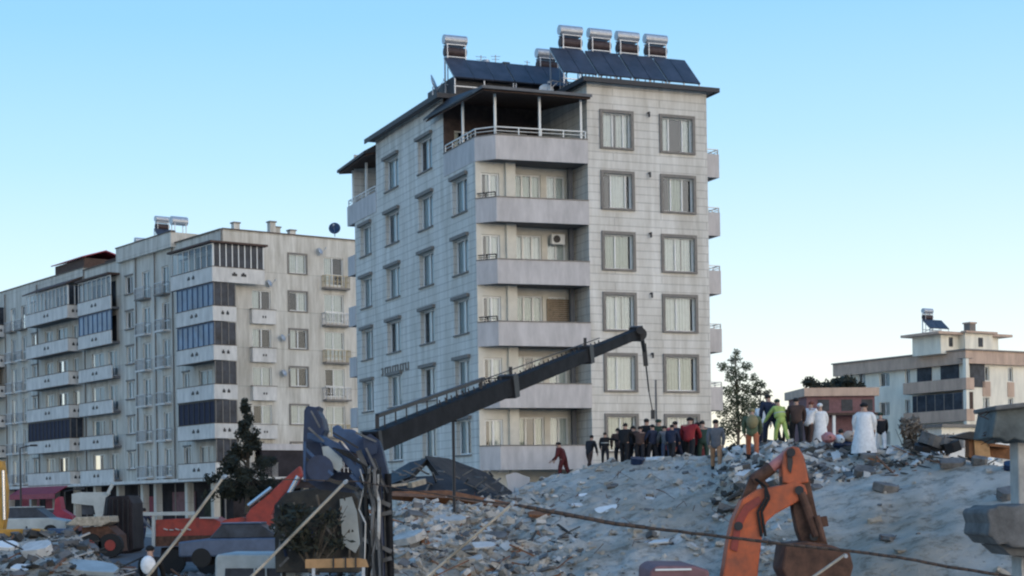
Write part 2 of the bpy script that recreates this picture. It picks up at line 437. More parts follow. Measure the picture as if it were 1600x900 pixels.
def window(root, fc, r, reveal=.2, mull=(.5,), curt=((0, 1),), surround=0, hood=0, sill=True, frame_m='upvc', glass_m='glass', curt_m='curtain', fw=.07, name='window', bars=(), drop=0):
    u0, u1, z0, z1 = r; o = -reveal
    f = MB()
    fc.box(f, u0, u1, z0, z0+fw, o-.05, o+.03); fc.box(f, u0, u1, z1-fw, z1, o-.05, o+.03)
    fc.box(f, u0, u0+fw, z0+fw, z1-fw, o-.05, o+.03); fc.box(f, u1-fw, u1, z0+fw, z1-fw, o-.05, o+.03)
    for m_ in mull:
        uc = u0+(u1-u0)*m_; fc.box(f, uc-fw*.6, uc+fw*.6, z0+fw, z1-fw, o-.045, o+.025)
    for k in bars:
        zc = z0+(z1-z0)*k; fc.box(f, u0+fw, u1-fw, zc-fw*.4, zc+fw*.4, o-.04, o+.02)
    w = f.build(name, M[frame_m], root)
    g = MB(); fc.quad(g, u0+fw, u1-fw, z0+fw, z1-fw, o-.02); g.build('pane', M[glass_m], w)
    if glass_m == 'glass':
        for c0, c1 in curt:
            c = MB(); folds(fc, c, u0+.03+(u1-u0-.06)*c0, u0+.03+(u1-u0-.06)*c1, z0+.04, z1-.05-drop*(z1-z0), o-.085); c.build('curtain', M[curt_m], w)
        d = MB(); fc.quad(d, u0-.25, u1+.25, z0-.1, z1+.1, o-.6); d.build('room_dark_sheet', M['shopdark'], w)  # near-black sheet close behind the pane stands in for the room's darkness
    if surround:
        s = MB(); e = surround
        fc.box(s, u0-e, u1+e, z1, z1+e, .002, .09); fc.box(s, u0-e, u1+e, z0-e*.6, z0, .002, .11)
        fc.box(s, u0-e, u0, z0, z1, .002, .09); fc.box(s, u1, u1+e, z0, z1, .002, .09)
        s.build('surround', M['surround'], w)
    if hood:
        s = MB(); fc.box(s, u0-.12, u1+.12, z1, z1+.17, .002, hood); s.build('hood', M['surround'], w)
        s = MB(); fc.box(s, u0-.06, u1+.06, z0-.08, z0, .002, .08); s.build('sill', M['surround'], w)
    return w
def railing(root, fc_pts, z, h, name='railing', m='white', step=.9, r=.02, mid=True):
    mb = MB()
    for p, q in zip(fc_pts[:-1], fc_pts[1:]):
        p, q = Vector(p), Vector(q); L = (q-p).length; n = max(1, round(L/step))
        a, b = Vector((p.x,p.y,z+h)), Vector((q.x,q.y,z+h)); mb.beam(a, b, .05, .05)
        if mid: mb.beam(a-Vector((0,0,h*.5)), b-Vector((0,0,h*.5)), .025, .025)
        for i in range(n+1):
            t = p.lerp(q, i/n); mb.beam((t.x,t.y,z), (t.x,t.y,z+h), .05, .05, up=(1,0,0))
    return mb.build(name, M[m], root)

# ---- the six-storey main building
A1 = math.atan2(.388, .922)
MF = Frame(3.99, 84.4, A1)
main_b = thing('apartment_building', 'six-storey cream stone apartment block with corner balconies and solar collectors on its flat roof', 'building', MF.O, A1)
FL = [3.4+3.0*i for i in range(6)]; TOPZ = 22.2
front, left = Face('b', 0.0), Face('a', -5.49)
fh, lh = [], []
rng = random.Random(3)
# front face windows (from their outline in the photograph), one pair per storey
cols = [(938, 986, 200), (1031, 1082, 210)]
for i in range(6):
    for k, (x0, x1, yy) in enumerate(cols):
        yk = yy+(5-i)*93.5
        dx = (5-i)*1.6
        a0, _ = MF.hit(x0+dx+3, yk, 'b', 0); a1, _ = MF.hit(x1+dx-1, yk, 'b', 0)
        fh.append((a0, a1, FL[i]+.66, FL[i]+2.36, i, k))
styles = {(5,0):((.40,.78),((.0,.42),(.55,1)),'curtain'), (5,1):((.26,.72),((0,.25),(.70,1)),'curtain'),
          (4,0):((.30,.82),((.28,.85),),'curtain'), (4,1):((.30,.68),((.25,.75),),'drape')}
for i in range(6):
    for (x0, x1, b_only) in ((603,627,0),(655,680,0),(708,734,1),(563,583,2)):
        if i == 5 and b_only: continue
        yk = 440+(2-i)*86; dx = (2-i)*1.4
        b1, _ = MF.hit(x0+dx+1, yk, 'a', -5.49); b0, _ = MF.hit(x1+dx-2, yk, 'a', -5.49)
        lh.append((b0, b1, FL[i]+.60, FL[i]+2.34, i, 0))
wm = MB()
wall(wm, front, 0, 6.7, 0, TOPZ, fh, .17)
wall(wm, left, 1.17, 20.4, 0, 18.4, [h for h in lh if h[4] < 5], .24)
wall(wm, left, 5.46, 16.3, 18.4, TOPZ, [h for h in lh if h[4] == 5], .24)
Face('a', 6.7).quad(wm, 0, 20.4, 0, TOPZ); wm.f[-1] = wm.f[-1][::-1]
bk = Face('b', 20.4); bk.quad(wm, -5.49, 6.7, 0, TOPZ)
# recess walls
i1, i2, i3 = Face('b', 1.17), Face('b', 1.8), Face('b', 5.46)
Face('a', 0).quad(wm, 0, 5.46, 0, TOPZ)
Face('b', 16.3).quad(wm, -5.49, 0, 18.4, TOPZ)
# flat roof level and terrace floors close the body
wm.prism([(-5.49,5.47),(6.69,5.47),(6.69,16.29),(-5.49,16.29)], TOPZ-.2, TOPZ-.05)
wm.prism([(.01,.01),(6.69,.01),(6.69,5.46),(.01,5.46)], TOPZ-.2, TOPZ-.05)
wm.build('wall', M['stone'], main_b)
for h in fh:
    i, k = h[4], h[5]
    mull, curt, cm = styles.get((i, k), ((.5,), ((.02,.98),), 'curtain'))
    if (i, k) not in styles:
        mull = ((.5,),(.36,.68),(.42,))[rng.randrange(3)]
        curt = (((.02,.98),),((.0,.62),(.66,.98)),((.0,.40),(.46,.98)),((.05,.93),))[rng.randrange(4)]
        cm = ('curtain','drape','curtain')[rng.randrange(3)]
    window(main_b, front, h[:4], .17, mull, curt, surround=.15, curt_m=cm, fw=.055)
for h in lh:
    j = rng.random(); c = ((0.0,.8),) if j < .4 else (((0,.42),(.52,.96)) if j < .6 else ((.0,.97),))
    window(main_b, left, h[:4], .24, (.5,), c, hood=.17, fw=.08)
# recess back wall with doors, its side piece and the pillar
rw = MB(); rw_h = []
for i in range(5):
    z = FL[i]
    rw_h += [(-3.3, -1.75, z+.05, z+2.42, i, 'door'), (-1.45, -.45, z+.9, z+2.42, i, 'win')]
wall(rw, i2, -3.78, 0, 0, 18.3, rw_h, .12)
sw_h = [(-5.2, -4.25, FL[i]+.05, FL[i]+2.25, i, 'side') for i in range(5)]
wall(rw, i1, -5.49, -3.78, 0, 18.3, sw_h, .12)
Face('a', -3.78).quad(rw, 1.17, 1.8, 0, 18.3)
rw.build('recess_wall', M['inner'], main_b)
for r in rw_h:
    i = r[4]
    if r[5] == 'door':
        window(main_b, i2, r[:4], .12, (.36,.68), ((0,.34),(.70,1)) if i in (0,1) else ((0.02,.97),), curt_m='drape' if i in (0,2,4) else 'curtain', name='balcony_door', fw=.08)
    elif i == 2:
        bl = MB()
        for k in range(15): i2.box(bl, r[0]-.1, r[1]+.25, r[2]-.1+k*.1, r[2]-.02+k*.1, .02, .06)
        bl.build('slatted_blind', M['brown_blind'], main_b)
        window(main_b, i2, r[:4], .12, (.5,), ((0,1),))
    else:
        window(main_b, i2, r[:4], .12, (.5,), ((0,.95),), curt_m='curtain', glass_m='glass' if i != 4 else 'glass')
for r in sw_h: window(main_b, i1, r[:4], .12, (.5,), ((.3,.97),), name='balcony_door', fw=.08)
pm = MB(); pm.box(-3.95,-3.45,1.0,1.4,0,18.25); pm.build('corner_pillar', M['inner'], main_b)
pm = MB(); pm.box(-.42,-.2,1.35,1.55,0,18.25); pm.build('drain_pipe', M['soffit'], main_b)
# terrace room under the canopy
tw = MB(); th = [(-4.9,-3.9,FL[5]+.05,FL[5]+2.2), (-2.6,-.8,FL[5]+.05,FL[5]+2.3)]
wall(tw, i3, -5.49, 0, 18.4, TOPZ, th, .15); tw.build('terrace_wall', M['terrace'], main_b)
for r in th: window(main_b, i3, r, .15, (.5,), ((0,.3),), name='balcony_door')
# corner balconies
for i in range(6):
    zb = FL[i]-.21
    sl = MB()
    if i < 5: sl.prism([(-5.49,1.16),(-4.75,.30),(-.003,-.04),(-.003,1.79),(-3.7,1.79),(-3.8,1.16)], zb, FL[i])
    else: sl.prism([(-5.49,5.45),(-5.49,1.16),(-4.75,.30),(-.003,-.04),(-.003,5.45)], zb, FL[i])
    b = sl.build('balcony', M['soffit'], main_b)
    p = MB(); T = .12
    pts = [(-5.51,1.165),(-4.77,.28),(-.003,-.06)]
    if i == 5: pts = [(-5.51,5.455)]+pts
    inn = []
    for j, q in enumerate(pts): inn.append((q[0]+(T if j < len(pts)-1 else 0), q[1]+T))
    for j in range(len(pts)-1):
        p.prism([pts[j], pts[j+1], inn[j+1], inn[j]], zb-.02, FL[i]+.93)
    p.build('parapet', M['parapet'] if i < 5 else M['parapet'], b)
    c = MB()
    for j in range(len(pts)-1):
        a_, b_ = Vector((*pts[j],0)), Vector((*pts[j+1],0)); n_ = (b_-a_).normalized().cross(Vector((0,0,1)))*.03
        c.prism([(pts[j][0]+n_.x,pts[j][1]+n_.y),(pts[j+1][0]+n_.x*(j<len(pts)-2),pts[j+1][1]+n_.y),inn[j+1],inn[j]], FL[i]+.93, FL[i]+.98)
    c.build('coping', M['surround'], b)
    if i == 5:
        railing(b, [(-5.45,5.3,0),(-5.45,1.2,0),(-4.7,.36,0),(-.1,.02,0)], FL[i]+.98, .36, step=1.15)
    elif i > 0:
        railing(b, [(-5.42,1.2,0),(-4.78,.4,0)], FL[i]+.98, .22, m='black', step=.5)
# canopy over the corner terrace
cz = 21.32
cp = MB(); cp.slab([(-6.0,7.0,cz),(-5.75,-.55,cz),(.0,-.62,cz),(0,5.44,cz+.75),(-5.3,5.44,cz+.75)], (0,0,.10)); can = cp.build('terrace_canopy', M['trim'], main_b)
cp = MB(); cp.slab([(-5.9,6.9,cz-.09),(-5.65,-.45,cz-.09),(-.05,-.52,cz-.09),(-.05,5.42,cz+.62),(-5.3,5.42,cz+.62)], (0,0,.08)); cp.build('soffit_boards', M['brownwood'], can)
cp = MB(); cp.box(-5.75,-.02,-.66,-.62,cz-.02,cz+.12); cp.box(-5.79,-5.75,-.66,6.9,cz-.02,cz+.12); cp.build('gutter', M['soffit'], can)
for (a_, b_) in ((-4.72,.42),(-2.45,.24),(-5.42,2.9),(-.3,.1)):
    pp = MB(); pp.beam((a_,b_,FL[5]+.9),(a_,b_,cz-.05+max(0,(b_+.5))*.12),.10,.10,up=(1,0,0)); pp.build('canopy_post', M['white'], main_b)
# rear terrace: canopy, posts and stacked rear balconies that peep past the left edge
cp = MB(); cp.slab([(-6.2,16.3,cz+.1),(-6.2,21.5,cz-.05),(-3.0,21.5,cz+.3),(-3.0,16.3,cz+.9),(-5.5,16.3,cz+.5)], (0,0,.16)); can2 = cp.build('rear_canopy', M['trim'], main_b)
cp = MB(); cp.slab([(-6.1,16.4,cz),(-6.1,21.4,cz-.13),(-3.0,21.4,cz+.2),(-3.0,16.4,cz+.75),(-5.5,16.4,cz+.4)], (0,0,.07)); cp.build('soffit_boards', M['brownwood'], can2)
for (a_, b_) in ((-5.45,20.7),(-5.45,18.2),(-3.6,20.9)):
    pp = MB(); pp.beam((a_,b_,FL[5]+.9),(a_,b_,cz),.12,.12,up=(1,0,0)); pp.build('canopy_post', M['white'], main_b)
for i in range(6):
    zb = FL[i]-.2
    sl = MB(); sl.prism([(-5.48,20.41),(-5.48,21.7),(3,21.7),(3,20.41)], zb, FL[i]); b = sl.build('rear_balcony', M['soffit'], main_b)
    p = MB(); y0 = 20.41 if i < 5 else 16.31
    p.box(-5.52,-5.40,y0,21.75,zb-.02,FL[i]+.93); p.box(-5.40,3,21.63,21.75,zb-.02,FL[i]+.93); p.build('parapet', M['parapet'], b)
    if i == 5: railing(b, [(-5.46,16.5,0),(-5.46,21.6,0),(-3,21.6,0)], FL[i]+.93, .35, step=1.2)
    # right-hand balconies
    sl = MB(); sl.prism([(6.70,1.35),(8.05,1.35),(8.05,4.6),(6.70,4.6)], zb, FL[i]); b = sl.build('side_balcony', M['soffit'], main_b)
    p = MB(); p.box(6.703,8.1,1.25,1.35,zb-.02,FL[i]+.98); p.box(8.0,8.1,1.35,4.7,zb-.02,FL[i]+.98); p.build('parapet', M['parapet'], b)
    railing(b, [(6.75,1.3,0),(8.05,1.3,0),(8.05,4.6,0)], FL[i]+.98, .25, step=.65, r=.015)
# roof slabs with the dark eaves
rf = MB()
rf.prism([(-5.95,5.0),(-5.95,16.8),(7.1,16.8),(7.1,5.47),(.0,5.47),(-.0,5.0)], TOPZ, TOPZ+.07)
rf.prism([(-.35,-.45),(7.15,-.45),(7.15,5.465),(-.35,5.465)], TOPZ+.003, TOPZ+.07)
roof = rf.build('roof', M['rooftop'], main_b)
ev = MB()
ev.box(-6.0,-5.95,4.95,16.85,TOPZ-.12,TOPZ+.14); ev.box(-.4,7.2,-.5,-.45,TOPZ-.08,TOPZ+.14); ev.box(-.4,-.35,-.45,5.4,TOPZ-.1,TOPZ+.14)
ev.box(-5.95,-.4,4.95,5.0,TOPZ-.1,TOPZ+.14); ev.box(7.15,7.2,-.45,16.8,TOPZ-.08,TOPZ+.14)
ev.build('eaves_trim', M['trim'], roof)
q = MB(); q.box(-5.0,1.0,5.0,9.0,TOPZ+.072,TOPZ+1.08); q.box(.4,6.3,2.4,5.2,TOPZ+.072,TOPZ+.42); q.build('roof_upstand', M['trim'], roof)
# small wall fittings: vent flues between the front windows
for i in range(1, 6):
    q = MB(); q.tube((3.35,-.16,FL[i]+2.5),(3.35,-.16,FL[i]+2.28),.05,n=6); q.tube((3.35,.0,FL[i]+2.5),(3.35,-.18,FL[i]+2.5),.05,n=6); q.build('vent_flue', M['trim'], main_b)
q = MB(); q.tube((3.55,-.05,.2),(3.55,-.05,7.6),.035,n=6); q.tube((3.75,-.05,.2),(3.75,-.05,5.2),.03,n=6); q.build('gas_pipe', M['soffit'], main_b)
# worn metal name letters on the left face (illegible in the photograph)
b0, z0 = MF.hit(596, 582, 'a', -5.49); b1, z1 = MF.hit(640, 571, 'a', -5.49); zc = (z0+z1)/2
n = 11
for k in range(n):
    q = MB(); u = b0+(b1-b0)*(k+.5)/n; w_ = abs(b1-b0)/n*.34
    left.box(q, u-w_, u-w_+.12, zc-.22, zc+.22, .003, .05)
    if k % 3 != 1: left.box(q, u-w_+.12, u+w_, zc+.12, zc+.22, .003, .049)
    if k % 2 == 0: left.box(q, u-w_+.12, u+w_, zc-.22, zc-.12, .003, .049)
    q.build('letter', M['surround'], main_b)
# dark shop floor below the lowest balcony
q = MB(); q.prism([(-5.3,1.9),(-.05,1.9),(-.05,1.95),(-5.3,1.95)], -1, 3.15); q.build('shop_front', M['shopdark'], main_b)
def ac_unit(loc, rz, label, s=1.0):
    t = thing('air_conditioner', label, 'air conditioner', loc, rz, 'air conditioners on the facades')
    q = MB(); q.box(-.4*s,.4*s,-.3*s,0,0,.56*s); q.build('casing', M['white'], t, bevel=.02)
    q = MB(); q.tube((-.1*s,-.301*s,.28*s),(-.1*s,-.33*s,.28*s),.21*s,n=16); q.build('fan_grille', M['black'], t)
    q = MB()
    for x in (-.28,.28): q.beam((x*s,-.28*s,-.02),(x*s,0,-.02),.04,.04)
    q.build('bracket', M['steel'], t); return t
p_ = MF.w(-.95, 1.8, FL[3]+2.0); ac_unit(p_, A1, 'white air conditioner in the third balcony from the top of the stone block', .9)

# ---- roof gear: solar water heaters, dishes, masts
def heater(loc, rz, label, n, w, tank_at, zt, run, rise, tank_z, twin=True, group='solar water heaters on the stone block roof'):
    t = thing('solar_water_heater', label, 'solar heater', loc, rz, group)
    fr = MB(); x0, x1 = 0, n*w
    for x in (.05, x1-.05, x1/2):
        fr.beam((x,.0,0),(x,.0,zt),.05,.05,up=(1,0,0)); fr.beam((x,run,0),(x,run,zt+rise),.05,.05,up=(1,0,0)); fr.beam((x,0,zt),(x,run,zt+rise),.05,.05)
    fr.beam((0,0,zt*.5),(x1,0,zt*.5),.05,.05); fr.beam((0,run,zt),(x1,run,zt),.05,.05)
    fr.beam((.05,run,.1),(x1-.05,run,zt+rise*.8),.04,.04)
    fr.build('stand', M['steel'], t)
    for k in range(n):
        pn = MB(); a, b = k*w+.015, (k+1)*w-.015
        pn.slab([(a,-.03,zt+.03),(b,-.03,zt+.03),(b,run,zt+rise+.06),(a,run,zt+rise+.06)], (0,-.035,.06))
        c = pn.build('collector', M['collector'], t)
    for k, tx in enumerate(tank_at):
        tf = MB()
        for x in (-.5,.5):
            for y in (.15,.6): tf.beam((tx+x,run+y,0),(tx+x,run+y,tank_z+.35),.045,.045,up=(1,0,0))
        tf.beam((tx-.55,run+.38,tank_z-.30),(tx+.55,run+.38,tank_z-.30),.5,.04); tf.beam((tx-.55,run+.38,tank_z+.34),(tx+.55,run+.38,tank_z+.34),.5,.04)
        tf.build('tank_stand', M['steel'], t)
        q = MB(); q.tube((tx-.62,run+.38,tank_z+.62),(tx+.62,run+.38,tank_z+.62),.25,n=16); q.build('upper_tank', M['steel'], t, smooth=False)
        q = MB(); q.tube((tx-.58,run+.38,tank_z),(tx+.58,run+.38,tank_z),.24,n=16); q.build('lower_tank', M['tank_red'], t)
    return t
zr = TOPZ+.07
heater(MF.w(-5.2,4.6,zr), A1, 'solar heater with three blue collectors and one tank, left end of stone block roof', 3, 1.1, (.75,), .75, 1.35, 1.25, 2.55)
heater(MF.w(-1.85,4.6,zr), A1, 'solar heater with three blue collectors and a low tank, middle of stone block roof', 3, 1.05, (2.6,), .75, 1.35, 1.25, 2.3)
nm = ['leftmost', 'second from left', 'second from right', 'rightmost']
for k in range(4):
    heater(MF.w(-.85+k*1.95,.9,zr), A1, 'double-tank solar heater in the high row on the stone block roof, '+nm[k], 2, .93, (1.35+(.0,-.35,-.75,-1.1)[k]*.9,), .50, 1.6, 1.55, 2.6)
def dish(loc, rz, label, r=.45, m='white', tilt=.6, mast=.6, group=None):
    t = thing('satellite_dish', label, 'satellite dish', loc, rz, group)
    q = MB(); q.tube((0,0,0),(0,0,mast),.03,n=6); q.build('mast', M['steel'], t)
    d = MB(); n = 16; c = Vector((0,-.1,mast+.15)); nn = Vector((0,-math.cos(tilt),math.sin(tilt))); u = Vector((1,0,0)); v = nn.cross(u)
    vs = [c-nn*.12]
    for ring, dep in ((.5,.09),(1,0)):
        for i in range(n):
            a = 2*math.pi*i/n; vs.append(c+u*(r*ring*math.cos(a))+v*(r*ring*math.sin(a))-nn*dep)
    fs = [(0,1+(i+1)%n,1+i) for i in range(n)]+[(1+i,1+(i+1)%n,1+n+(i+1)%n,1+n+i) for i in range(n)]
    d.add(vs, fs); ob = d.build('reflector', M[m], t, smooth=True)
    so_ = ob.modifiers.new('thick','SOLIDIFY'); so_.thickness = .02
    a = MB(); a.beam(c-v*r*.7, c+nn*.55, .025, .025); a.box(-.05,.05,(c+nn*.55).y-.05,(c+nn*.55).y+.05,(c+nn*.55).z-.04,(c+nn*.55).z+.04); a.build('feed_arm', M['steel'], t)
    return t
b_, z_ = MF.hit(684, 145, 'a', -5.3)
dish(MF.w(-5.6, 6.6, zr), A1+1.0, 'grey satellite dish on a bent mast over the left eaves of the stone block', .5, 'steel', .35, .75)
a_, z_ = MF.hit(888, 135, 'b', .3)
dish(MF.w(-.75, 3.2, 21.95), A1-.2, 'white satellite dish between the dark canopy and the right roof of the stone block', .38, 'white', .5, .35)
p_ = at(523, 357, 103.5); dish((p_.x, p_.y, p_.z-.5), 0, 'blue satellite dish at the far left edge of the stone block, above the lower roof', .36, 'bluesat' if 'bluesat' in M else 'crane_blue', .2, .35)
def mast(loc, h, label, arms=3, w=.5):
    t = thing('antenna', label, 'antenna', loc, random.uniform(0,1), 'antennas on the stone block roof')
    q = MB(); q.tube((0,0,0),(0,0,h),.03,n=6); q.build('mast', M['steel'], t)
    q = MB()
    for k in range(arms): q.tube((-w/2*(1-k*.2),0,h-.08-k*.16),(w/2*(1-k*.2),0,h-.08-k*.16),.014,n=5)
    q.build('element', M['steel'], t)
mast(MF.w(-2.9,6.6,zr), 2.6, 'thin aerial with three rods left of the dark chimney on the stone block', 3, .6)
mast(MF.w(-2.0,6.8,zr), 2.75, 'thin aerial right of the pale vent pipe on the stone block', 2, .5)
mast(MF.w(-.2,6.8,zr), 2.6, 'short aerial just right of the dark chimney on the stone block', 3, .4)
t = thing('chimney', 'dark square chimney among the aerials on the stone block roof', 'chimney', MF.w(-1.35,7.0,zr), A1)
q = MB(); q.box(-.25,.25,-.2,.2,0,2.25); q.build('stack', M['crane_navy'], t); q = MB(); q.box(-.19,.19,-.15,.15,2.25,2.45); q.build('cowl', M['black'], t)
t = thing('vent_pipe', 'pale vent pipe with a cap standing left of the dark chimney', 'vent pipe', MF.w(-2.5,6.9,zr), A1)
q = MB(); q.tube((0,0,0),(0,0,2.1),.16,n=12); q.build('pipe', M['steel'], t); q = MB(); q.tube((0,0,2.15),(0,0,2.45),.24,.2,n=12); q.build('cap', M['steel'], t)

# ---- the long apartment block on the left
LX, LY = -22.6, 131.5
A2 = math.atan2(.593, .805)
LF = Frame(LX, LY, A2, .84)
lb = thing('apartment_building', 'long cream apartment block on the left with stacked glazed balconies over a dark shop floor', 'building', LF.O, A2); lb.scale = (1, .84, 1)
LFL = [19.1-3.0*k for k in range(6)]          # storey floors, top one first
LTOP = 23.1
lf, ll = Face('b', 1.0), Face('a', 1.3)
lfh, llh = [], []
for k in range(6):
    yk = 410+59.5*k
    for (x0, x1, kind) in ((450,479,'win'),(505,537,'tall'),(392,423,'bal')):
        if kind == 'bal' and k == 0: continue
        a0, _ = LF.hit(x0+.8*k+1, yk, 'b', 1.0); a1, _ = LF.hit(x1+.8*k-1, yk, 'b', 1.0)
        z = LFL[k]
        r = {'win':(a0,a1,z+1.0,z+2.5), 'tall':(a0,a1,z+.25,z+2.5), 'bal':(a0,a1,z+.95,z+2.45)}[kind]
        lfh.append((*r, k, kind))
lw = MB(); ZB = 3.9
fl_h = [h for h in lfh if h[2] > ZB]
wall(lw, lf, 1.3, 16.5, ZB, LTOP, fl_h, .15)
# left face: windows and paired balcony doors by their distance along the facade
for k in range(6):
    z = LFL[k]
    for b0, b1 in ((8.4,9.8),(21.0,22.8),(47.2,49.0)):
        llh.append((b0,b1,z+.9,z+2.4,k,'win'))
    for b0, b1 in ((12.6,14.2),(17.0,18.8),(50.6,52.2),(54.0,55.6)):
        llh.append((b0,b1,z+.12,z+2.4,k,'french'))
    for b0, b1 in ((1.8,2.9),(3.6,6.4),(25.2,27.4),(28.6,31.8),(35.4,37.0),(38.4,41.5),(42.6,45.0)):
        llh.append((b0,b1,z+.1,z+2.35,k,'door'))
wall(lw, ll, 1.0, 72, ZB, LTOP, llh, .15)
Face('a', 16.5).quad(lw, 1.0, 72, -1, LTOP); lw.f[-1] = lw.f[-1][::-1]
lw.prism([(1.31,1.01),(16.49,1.01),(16.49,72),(1.31,72)], LTOP-.5, LTOP-.4)
lw.prism([(.9,11),(5,11),(5,24),(.9,24)], LTOP-.3, 24.0)
lw.prism([(1.32,33.8),(12,33.8),(12,71.9),(1.32,71.9)], LTOP-.3, 23.4); lw.build('wall', M['lb_wall'], lb)
rng = random.Random(11)
for h in lfh:
    if h[2] <= ZB: continue
    k, kind = h[4], h[5]
    j = rng.random()
    w = window(lb, lf, h[:4], .15, (.5,) if kind != 'tall' else (.45,), (((0,.95),) if j < .5 else ((0,.4),) if j < .75 else ((.45,1),)), surround=.12 if kind == 'win' else 0, fw=.07, bars=(.38,) if kind == 'tall' else ())
    if kind == 'bal':
        q = MB(); z = h[2]-.95
        lf.box(q, h[0]-.2, h[1]+.25, z-.2, z+.9, .35, .45); lf.box(q, h[0]-.2, h[0]-.1, z-.2, z+.9, .002, .35); lf.box(q, h[1]+.15, h[1]+.25, z-.2, z+.9, .002, .35); lf.box(q, h[0]-.1, h[1]+.15, z-.2, z-.08, .002, .35)
        b = q.build('balconet', M['lb_para'], lb)
        q = MB(); uc = (h[0]+h[1])/2+.03
        for dx in (-.16,.06): lf.box(q, uc+dx, uc+dx+.12, z+.25, z+.42, .452, .47)
        q.build('opening_dark', M['black'], b)  # black plates paint the dark inside of cut openings in the parapet
        q = MB(); lf.box(q, h[0]-.25, h[1]+.3, z+.9, z+.96, .0021, .5); q.build('coping', M['surround'], b)
    if kind == 'tall':
        q = MB(); z = h[2]-.25; lf.box(q, h[0]-.25, h[1]+.3, z-.12, z+.02, .002, .7); b = q.build('balcony', M['surround'], lb)
        railing(b, [lf.P(h[0]-.2,0,.05), lf.P(h[0]-.2,0,.65), lf.P(h[1]+.25,0,.65), lf.P(h[1]+.25,0,.05)], z+.02, .95, m='steel' if k % 2 else 'lb_yellow', step=.35)
def lb_opening_dark(fc, u, z, parent, o, big=1):
    q = MB()
    for dx, dz in ((-.42,0),(.10,.0)):
        fc.box(q, u+dx*big, u+dx*big+.3*big, z+dz, z+dz+.2, o+.002, o+.02); fc.box(q, u+dx*big+.08*big, u+dx*big+.2*big, z+dz+.2, z+dz+.3, o+.002, o+.021)
    q.build('opening_dark', M['black'], parent)  # raised black shapes stand for the shaded depth of cut openings
for h in llh:
    k, kind = h[4], h[5]
    j = rng.random()
    if kind == 'door' and not ((h[0] < 8) and k in (3,5) or 24 < h[0] < 33 and k >= 2 or h[0] > 34 and k in (1,2,3,5)): 
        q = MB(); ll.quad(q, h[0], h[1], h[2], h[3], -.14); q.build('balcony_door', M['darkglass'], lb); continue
    w = window(lb, ll, h[:4], .15, (.5,), (((0,.95),) if j < .4 else ((0,.35),) if j < .7 else ((.3,1),)), fw=.09, bars=(.35,) if kind == 'french' else (), name='balcony_door' if kind != 'win' else 'window')
    if kind == 'win':
        q = MB(); e = .12; ll.box(q, h[0]-e, h[1]+e, h[3], h[3]+e, .002, .1); ll.box(q, h[0]-e, h[1]+e, h[2]-e, h[2], .002, .14); q.build('surround', M['surround'], w)
for c0, c1 in ((12.3,14.5),(16.7,19.1),(50.3,52.5),(53.7,55.9)):
    for k in range(6):
        z = LFL[k]-.05; q = MB(); ll.box(q, c0, c1, z, z+.14, .002, .65); b = q.build('balcony', M['surround'] if k in (0,) else M['lb_para'], lb)
        railing(b, [ll.P(c0+.05,0,.05), ll.P(c0+.05,0,.6), ll.P(c1-.05,0,.6), ll.P(c1-.05,0,.05)], z+.14, .9, m='steel', step=.4)
for b_ in (1.05, 11.6, 15.6, 20.1, 33.4, 47.0, 57.2):
    q = MB(); q.tube((1.2,b_,0),(1.2,b_,LTOP),.06,n=6); q.build('drain_pipe', M['surround'], lb)
# balcony stacks: (b0, b1, face a, front return?)
def lb_balcony(k, b0, b1, a0, ret, kind):
    """k storey from the top; a0 outer plane; ret: the front-facing return runs in to a = ret"""
    z = LFL[k]; zb = z-.2
    q = MB(); q.box(a0, 1.29, b0, b1, zb, z-.02); bal = q.build('balcony', M['soffit'], lb)
    fa, fb = Face('a', a0), Face('b', b0)
    q = MB(); q.box(a0-.1, a0, b0-.1, b1, zb-.02, z+.92); q.box(a0, ret, b0-.1, b0, zb-.02, z+.92)
    q.box(a0, 1.29, b1-.1, b1, zb-.02, z+.92)
    q.build('parapet', M['lb_para'], bal)
    q = MB(); q.box(a0-.13, a0+.02, b0-.13, b1, z+.92, z+.97); q.box(a0+.02, ret, b0-.13, b0+.02, z+.92, z+.97); q.box(a0-.13, a0+.02, b0-.13, b1, zb-.07, zb-.022); q.build('coping', M['lb_trim'], bal)
    lb_opening_dark(fa, (b0+b1)/2, z+.28, bal, .1, 1.8)
    if ret > a0+.3: lb_opening_dark(fb, (a0+ret)/2, z+.28, bal, .1, .8 if ret < 3 else 1.5)
    top = z+2.72
    if kind in ('glaze', 'blue', 'dark'):
        m_ = {'glaze':'glass', 'blue':'blueglass', 'dark':'navycloth'}[kind]
        g = MB(); fa.quad(g, b0, b1, z+.97, top, -.02)
        if kind != 'glaze': g.f = []; g.v = []; fa.box(g, b0+.02, b1, z+.97, top-.02, -.05, -.02)
        g.build('glazing', M[m_], bal)
        f = MB(); n = max(2, round((b1-b0)/1.15))
        for i in range(n+1):
            u = b0+(b1-b0)*i/n; u = min(max(u, b0+.06), b1-.06)
            fa.box(f, u-.04, u+.04, z+.97, top, -.018, .03)
        fa.box(f, b0, b1, top-.09, top, -.017, .031)
        f.build('mullion', M['upvc'] if kind == 'glaze' else M['crane_blue'] if kind == 'blue' else M['black'], bal)
    if ret > a0+.3 and (b0 < 5 or kind in ('glaze','dark')):
        g = MB(); fb.quad(g, a0+.1, ret, z+.97, top, -.02); g.build('glazing', M['darkglass'], bal)
        f = MB(); n = max(2, round((ret-a0)/.55))
        for i in range(n+1):
            u = a0+.06+(ret-a0-.12)*i/n; fb.box(f, u-.035, u+.035, z+.97, top, -.019, .03)
        f.build('mullion', M['upvc'] if k == 0 else M['surround'], bal)
    return bal
b_end, _ = LF.hit(272, 430, 'a', 0); 
kinds1 = ['glaze','blue','blue','open','dark','open']
